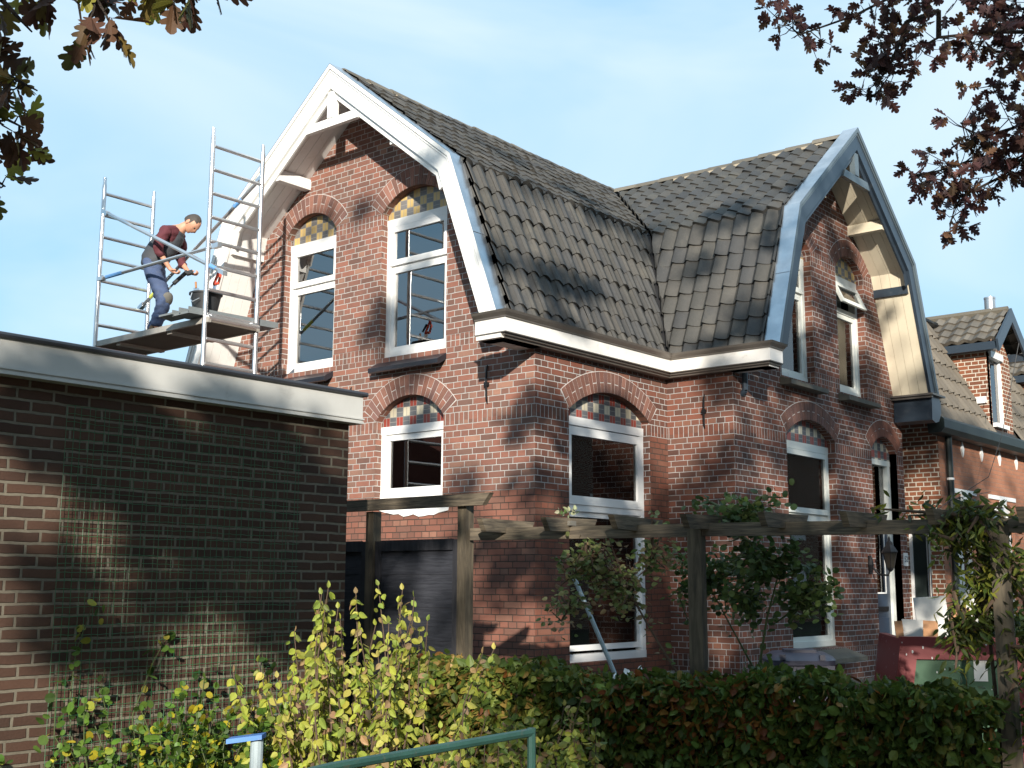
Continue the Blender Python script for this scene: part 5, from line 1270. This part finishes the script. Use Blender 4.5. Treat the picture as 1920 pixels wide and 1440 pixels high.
climber('honeysuckle', 'pale green climber hanging below the pergola in front of the tall side window', [[(3.0,-1.8,.3),(2.85,-1.95,.9),(2.62,-2.05,1.3),(2.45,-2.1,1.6),(2.35,-2.15,1.92)]]+twigs((2.2,-2.2,1.72), 13, (.34,.16,.13))+twigs((2.42,-2.1,1.55), 10, (.28,.15,.14))+twigs((2.05,-2.2,1.45), 5, (.2,.1,.06))+twigs((2.6,-2.0,1.8), 7, (.2,.12,.15)), 34, (.028,.055), [(.16,.2,.07),(.24,.26,.1),(.1,.15,.05),(.3,.3,.14),(.28,.2,.12)], 'ovate', .012, .05, tw=mTwig)
climber('honeysuckle', 'dark green climber in shade right of the middle pergola post', [[(3.1,-1.85,.3),(3.22,-1.8,.9),(3.3,-1.75,1.4),(3.42,-1.7,1.85)]]+twigs((3.38,-1.75,1.72), 14, (.4,.25,.2))+twigs((3.5,-1.7,1.5), 9, (.3,.2,.16))+twigs((3.15,-1.8,1.45), 5, (.16,.12,.2))+twigs((3.15,-1.8,2.05), 9, (.4,.25,.12)), 38, (.03,.055), gr, 'round', .014, .05)
climber('honeysuckle', 'sparse dark climber between the tall side window and the middle post', [[(3.3,-1.2,.3),(2.95,-1.25,1.0),(2.72,-1.5,1.62)]]+twigs((2.72,-1.5,1.62), 18, (.36,.25,.3)), 40, (.026,.046), gr, 'round', .012, .05)
wst = [(.09,.12,.02),(.13,.16,.025),(.06,.085,.02),(.2,.2,.03),(.045,.06,.018)]
pth = [[(4.6,-1.45,.0),(4.63,-1.48,.8),(4.6,-1.5,1.6),(4.55,-1.5,2.0)],[(4.62,-1.5,1.9),(4.3,-1.6,2.05),(4.0,-1.7,2.08)],[(4.62,-1.5,1.9),(4.9,-1.4,2.05),(5.3,-1.3,2.1)]]+twigs((4.5,-1.55,1.95), 26, (.42,.3,.16), .1)+twigs((4.68,-1.5,1.62), 22, (.27,.25,.3))+twigs((4.5,-1.6,1.35), 9, (.13,.15,.3))+twigs((4.85,-1.5,1.25), 14, (.3,.2,.5))+twigs((4.9,-1.5,.8), 8, (.2,.12,.3))
climber('wisteria', 'wisteria with long yellow green leaves covering the right end of the pergola', pth, 34, (.05,.09), wst, 'lance', .018, .05, tw=mTwig, droop=-.75)
climber('ivy', 'low ivy at the foot of the side wall beside the skip', twigs((3.9,1.2,1.25), 12, (.3,.3,.2)), 40, (.04,.07), gr, 'round', .008, .06)

# ---------------- oaks ------------------------------------------------------------
def at(px, py, d): return vec(CAM+(fw+rt2*((px-960)/2255.3)-up2*((py-720)/2255.3))*d)
oakc = [(.11,.05,.048),(.13,.062,.05),(.09,.044,.045),(.16,.09,.05),(.08,.046,.045)]
oakl = [(.13,.07,.035),(.18,.13,.035),(.1,.05,.03),(.3,.28,.05),(.12,.12,.03),(.09,.045,.03)]
def oak(label, trunk, crown_pts, twig_specs, th, group, cr_r, cols=oakc):
    t_ = thing('oak_tree', label, 'tree', (trunk[0], trunk[1], 0), group); b = MB()
    T = vec((trunk[0], trunk[1], 0)); top_ = vec((trunk[0]+.2, trunk[1]-.1, th))
    b.path([tuple(T), tuple(T*.7+top_*.3+vec((.04,.03,0))), tuple(T*.35+top_*.65), tuple(top_)], [.24,.19,.16,.12], 12); b.build('trunk', mBark, t_, smooth=True)
    b = MB(); P, D, S_ = [], [], []
    # limbs: every clump hangs on its nearest neighbour nearer the trunk
    nodes = [top_]; rad = [.1]
    for cpt, r, n, s0, s1 in sorted(crown_pts, key=lambda c: np.linalg.norm(vec(c[0])-top_)):
        cpt = vec(cpt); i_ = min(range(len(nodes)), key=lambda k: np.linalg.norm(nodes[k]-cpt)); o = nodes[i_]; r0 = rad[i_]*.82; mid_ = (o+cpt)/2+rng.normal(0, .08, 3)
        b.path([tuple(o), tuple(mid_), tuple(cpt)], [r0, r0*.9, max(.01, r0*.8)], 6); nodes.append(cpt); rad.append(max(.012, r0*.8))
        for k in range(n):
            d = rng.normal(0, 1, 3); d /= np.linalg.norm(d); q = cpt+d*r*random.uniform(.2, 1)**.6*vec((1,1,.75)); P.append(q); D.append(d*.6+rng.normal(0,.5,3)+vec((0,0,-.3))); S_.append(random.uniform(s0, s1))
    P2, D2, S2 = [], [], []
    for pts, n, spread, s0, s1 in twig_specs:
        pts = [vec(p) for p in pts]; m = len(pts); i_ = min(range(len(nodes)), key=lambda k: np.linalg.norm(nodes[k]-pts[0])); b.path([tuple(nodes[i_]), tuple(pts[0])], [.014, .012], 6); nodes += pts; rad += [.012]*m; b.path([tuple(p) for p in pts], [.02*(1-.82*k/(m-1))*.6 for k in range(m)], 6)
        for k in range(n):
            q = (1-random.random()**1.4*.95)*(m-1); j = min(int(q), m-2); p = pts[j]*(1-(q-j))+pts[j+1]*(q-j); e = rng.normal(0, 1, 3); e /= np.linalg.norm(e); tip = p+e*spread*random.uniform(.2, 1)
            b.path([tuple(p), tuple((p+tip)/2+vec((0,0,-.01))), tuple(tip)], [.0035,.0025,.0015], 4)
            for w in range(random.choice((2,3,3,4))):
                dd = (tip-p)/np.linalg.norm(tip-p)+rng.normal(0, .7, 3); dd[2] -= .35
                P2.append(tip); D2.append(dd); S2.append(random.uniform(s0, s1))
    b.build('branches', mBark, t_)
    if P: leaves('crown', P, D, S_, pick(cols, len(P), .25), 'oak' if th > 5.5 else 'quad', mOakLeaf, t_)
    c = pick(cols, len(P2), .3); leaves('foliage', P2, D2, S2, c, 'oak', mOakLeaf, t_); return t_
SV = -TRAVEL
def up_sun(p, d): return vec(Vector(p)+SV*d)
# unseen crown clumps of the oak, set up-sun of each target to shape dapples
cr1 = []
def shade(n, lo, hi, d0, d1, r0, r1, nl):
    for _ in range(n):
        p = [random.uniform(lo[i], hi[i]) for i in range(3)]; cr1.append((up_sun(p, random.uniform(d0, d1)), random.uniform(r0, r1), nl, .12, .19))
def inframe(p, m=60):
    d = Vector(p)-CAM; z = d.dot(fw)
    if z < .3: return False
    x = 960+2255.3*d.dot(rt2)/z; y = 720-2255.3*d.dot(up2)/z
    return -m*8/z-40 < x < 1960+m*8/z and -m*8/z-40 < y < 1480
shade(24, (.9,-6.2,2.1), (1.2,-3.2,2.7), 9.5, 12, .16, .3, 80)      # top of the garage wall
shade(9, (.9,-4.6,1.3), (1.2,-3.3,2.0), 9.5, 12, .16, .26, 80)
shade(7, (.9,-5.9,1.0), (1.2,-4.4,2.0), 9.5, 12, .08, .16, 50)
shade(36, (2.3,-2.7,.0), (5.2,-1.4,1.3), 9.5, 13, .2, .36, 80)        # hedge and front garden
shade(24, (1.2,-2.6,1.2), (5.4,-1.2,2.6), 10, 13, .14, .28, 60)
shade(44, (-2.2,-.1,.4), (1.0,3.0,3.3), 12, 16, .14, .3, 60)          # lower brickwork
shade(14, (-3,-.1,3.0), (1.0,3.0,4.6), 13, 17, .12, .26, 50)
shade(9, (-1.8,.5,4.6), (.2,4.0,6.6), 13, 18, .18, .3, 50)            # roof slopes
shade(6, (-3.4,-.1,4.2), (-1.0,0,5.8), 14, 18, .1, .2, 40)
shade(84, (.8,2.4,.3), (1.0,7.2,6.2), 9, 15, .18, .4, 70)             # right gable and the neighbour
shade(12, (1.1,7.2,.3), (1.3,11.,3.2), 11, 16, .2, .4, 70)
def sunwin(p):
    """does the clump stand between the sun and the sunlit upper house or the low shrubs?"""
    for ax, v in ((1, 0.), (0, .1), (0, 1.1)):
        k = (v-p[ax])/TRAVEL[ax]
        if k > 0:
            q = Vector(p)+TRAVEL*k
            if ax == 1 and -5.6 < q.x < 1.0 and .8 < q.z < 7.8: return True
            if v == .1 and -.6 < q.y < 3 and 3.4 < q.z < 7.6: return True
            if v == 1.1 and -6.5 < q.y < -1.6 and -1.2 < q.z < (3.4 if q.y < -3 else 1.6): return True
            if v == 1.1 and 2 < q.y < 7 and .5 < q.z < 6.5 and random.random() < .7: return True
            if v == .1 and -.5 < q.y < 2.4 and .2 < q.z < 3.4 and random.random() < .75: return True
    return False
k_ = 0
while k_ < 150:                                                        # unseen high canopy over and behind the viewer, added to block skylight
    p = vec((random.uniform(-3, 16), random.uniform(-19, -6), random.uniform(3.5, 10.5)))
    if (Vector(p)-CAM).length < 2.8 or inframe(p, 130) or sunwin(p): continue
    if (p[2] < 6 and p[1] > -11): continue
    cr1.append((p, random.uniform(.7, 1.1), 90, .2, .32)); k_ += 1
def soffwin(p):
    k = (1.1-p[0])/TRAVEL.x; q = Vector(p)+TRAVEL*k
    return 6.0 < q.y < 7.0 and 4.0 < q.z < 5.7
cr1 = [c for c in cr1 if not inframe(c[0]) and not soffwin(c[0])]
tw1 = []
for (a, c2, d) in (((-60,-40),(60,60),3.0),((-80,120),(70,170),3.1),((-90,200),(45,240),3.2),((-90,280),(40,270),3.3),((-60,330),(10,350),3.4),((60,-60),(150,10),3.0),((130,-60),(200,30),3.0),((250,-60),(300,-5),3.0),((320,-60),(370,5),3.0)):
    m2 = ((a[0]+c2[0])/2, (a[1]+c2[1])/2-14); tw1.append(([at(*a, d+.1), at(*m2, d), at(*c2, d)], 7, .09, .06, .1))
tw1.append(([at(-300,-300,2.6), at(-150,-100,2.8), at(-60,100,3.1)], 6, .08, .07, .1)); tw1.append(([at(-300,-300,2.6), at(-50,-120,2.9), at(350,-70,3.0)], 7, .07, .055, .09))
oak('oak tree with brown lobed leaves hanging into the top left corner', (5.2,-13.2), cr1, tw1, 5.2, 'oak trees overhanging the garden', .4, oakl)
tw2 = []
def tw(pts, n, d, sp=.14): tw2.append(([at(x, y, d) for x, y in pts], int(n*1.6), sp*1.2, .055, .088))
tw([(2150,120),(1960,70),(1860,30),(1740,-30)], 18, 6.4); tw([(2000,60),(1860,60),(1760,70),(1690,110),(1640,180)], 26, 6.3)
tw([(1960,-20),(1780,-40),(1680,-10),(1600,30),(1500,65),(1470,40)], 24, 6.2, .12); tw([(1760,20),(1700,40),(1660,90),(1640,60)], 14, 6.2)
tw([(2150,120),(1990,150),(1900,240),(1860,160)], 18, 6.5); tw([(2080,140),(1960,260),(1860,290),(1760,320),(1715,330)], 44, 6.6, .17)
tw([(1960,260),(1880,330),(1800,370),(1780,420)], 26, 6.6, .14); tw([(1980,200),(1900,240),(1830,260),(1800,230)], 26, 6.5, .15); tw([(2000,100),(1880,100),(1820,80)], 22, 6.3, .15); tw([(1700,50),(1665,130),(1640,160)], 12, 6.2, .1)
tw([(2000,200),(1930,280),(1880,320)], 18, 6.6, .15); tw([(2000,0),(1900,20),(1860,-10)], 24, 6.4, .18)
cr2 = [(vec((10.5+random.gauss(0,1.6),-3.0+random.gauss(0,2.6),5.2+random.gauss(0,1.7))), random.uniform(.6,1.1), 130, .1,.17) for _ in range(60)]  # crown enlarged out of view to block skylight from the right
cr2 = [c for c in cr2 if not soffwin(c[0]) and not sunwin(c[0]) and (Vector(c[0])-CAM).dot(rt2)/max(.1,(Vector(c[0])-CAM).dot(fw)) > .56]
oak('oak tree with dark brown leaves spreading across the top right of the sky', (9.6,-2.4), cr2, tw2, 6.0, 'oak trees overhanging the garden', .5)

# garden house, and unseen street houses added to darken window reflections
mDarkRoof = plain('dark_roof_tiles', (.05,.045,.042), .8, var=.3, scale=8)
for n_, (x0, x1, y0, y1, h, m_, lb) in enumerate(((-22,-11,-22,-13,3.2,mBrickG,'low brick house across the garden with a red tiled roof'),(19,26,-12,2,5.2,mBrickG,'unseen brick house added across the street behind the right oak tree'),(19,26,3,44,7.6,mBrickN,'unseen orange brick house added across the street, farther along'))):
    oh = thing('added_street_house' if n_ else 'garden_house', lb, 'house', (x0,y0,0))
    b = MB(); b.box((x0,y0,-.1),(x1,y1,h)); b.build('wall', m_, oh, uv=True)
    b = MB(); yl = (y1-y0); b.prism([(x0-.3,y0-.3,h),(x1+.3,y0-.3,h),((x0+x1)/2,y0-.3,h+3.6)], (0,yl+.6,0)); b.build('roof', mDarkRoof if n_ else plain('red_roof_tiles', (.2,.06,.035), .8, var=.3, scale=8), oh)
    b = MB()
    for k in range(int(yl//2.6)):
        for zz in (.9, 3.6):
            if zz+1.3 > h: continue
            b = MB(); yy = y0+.9+k*2.6; xx = x0-.02 if n_ else x1-.01; b.box((xx,yy,zz),(xx+.03,yy+1.2,zz+1.3)); b.build('window', mFrame, oh)
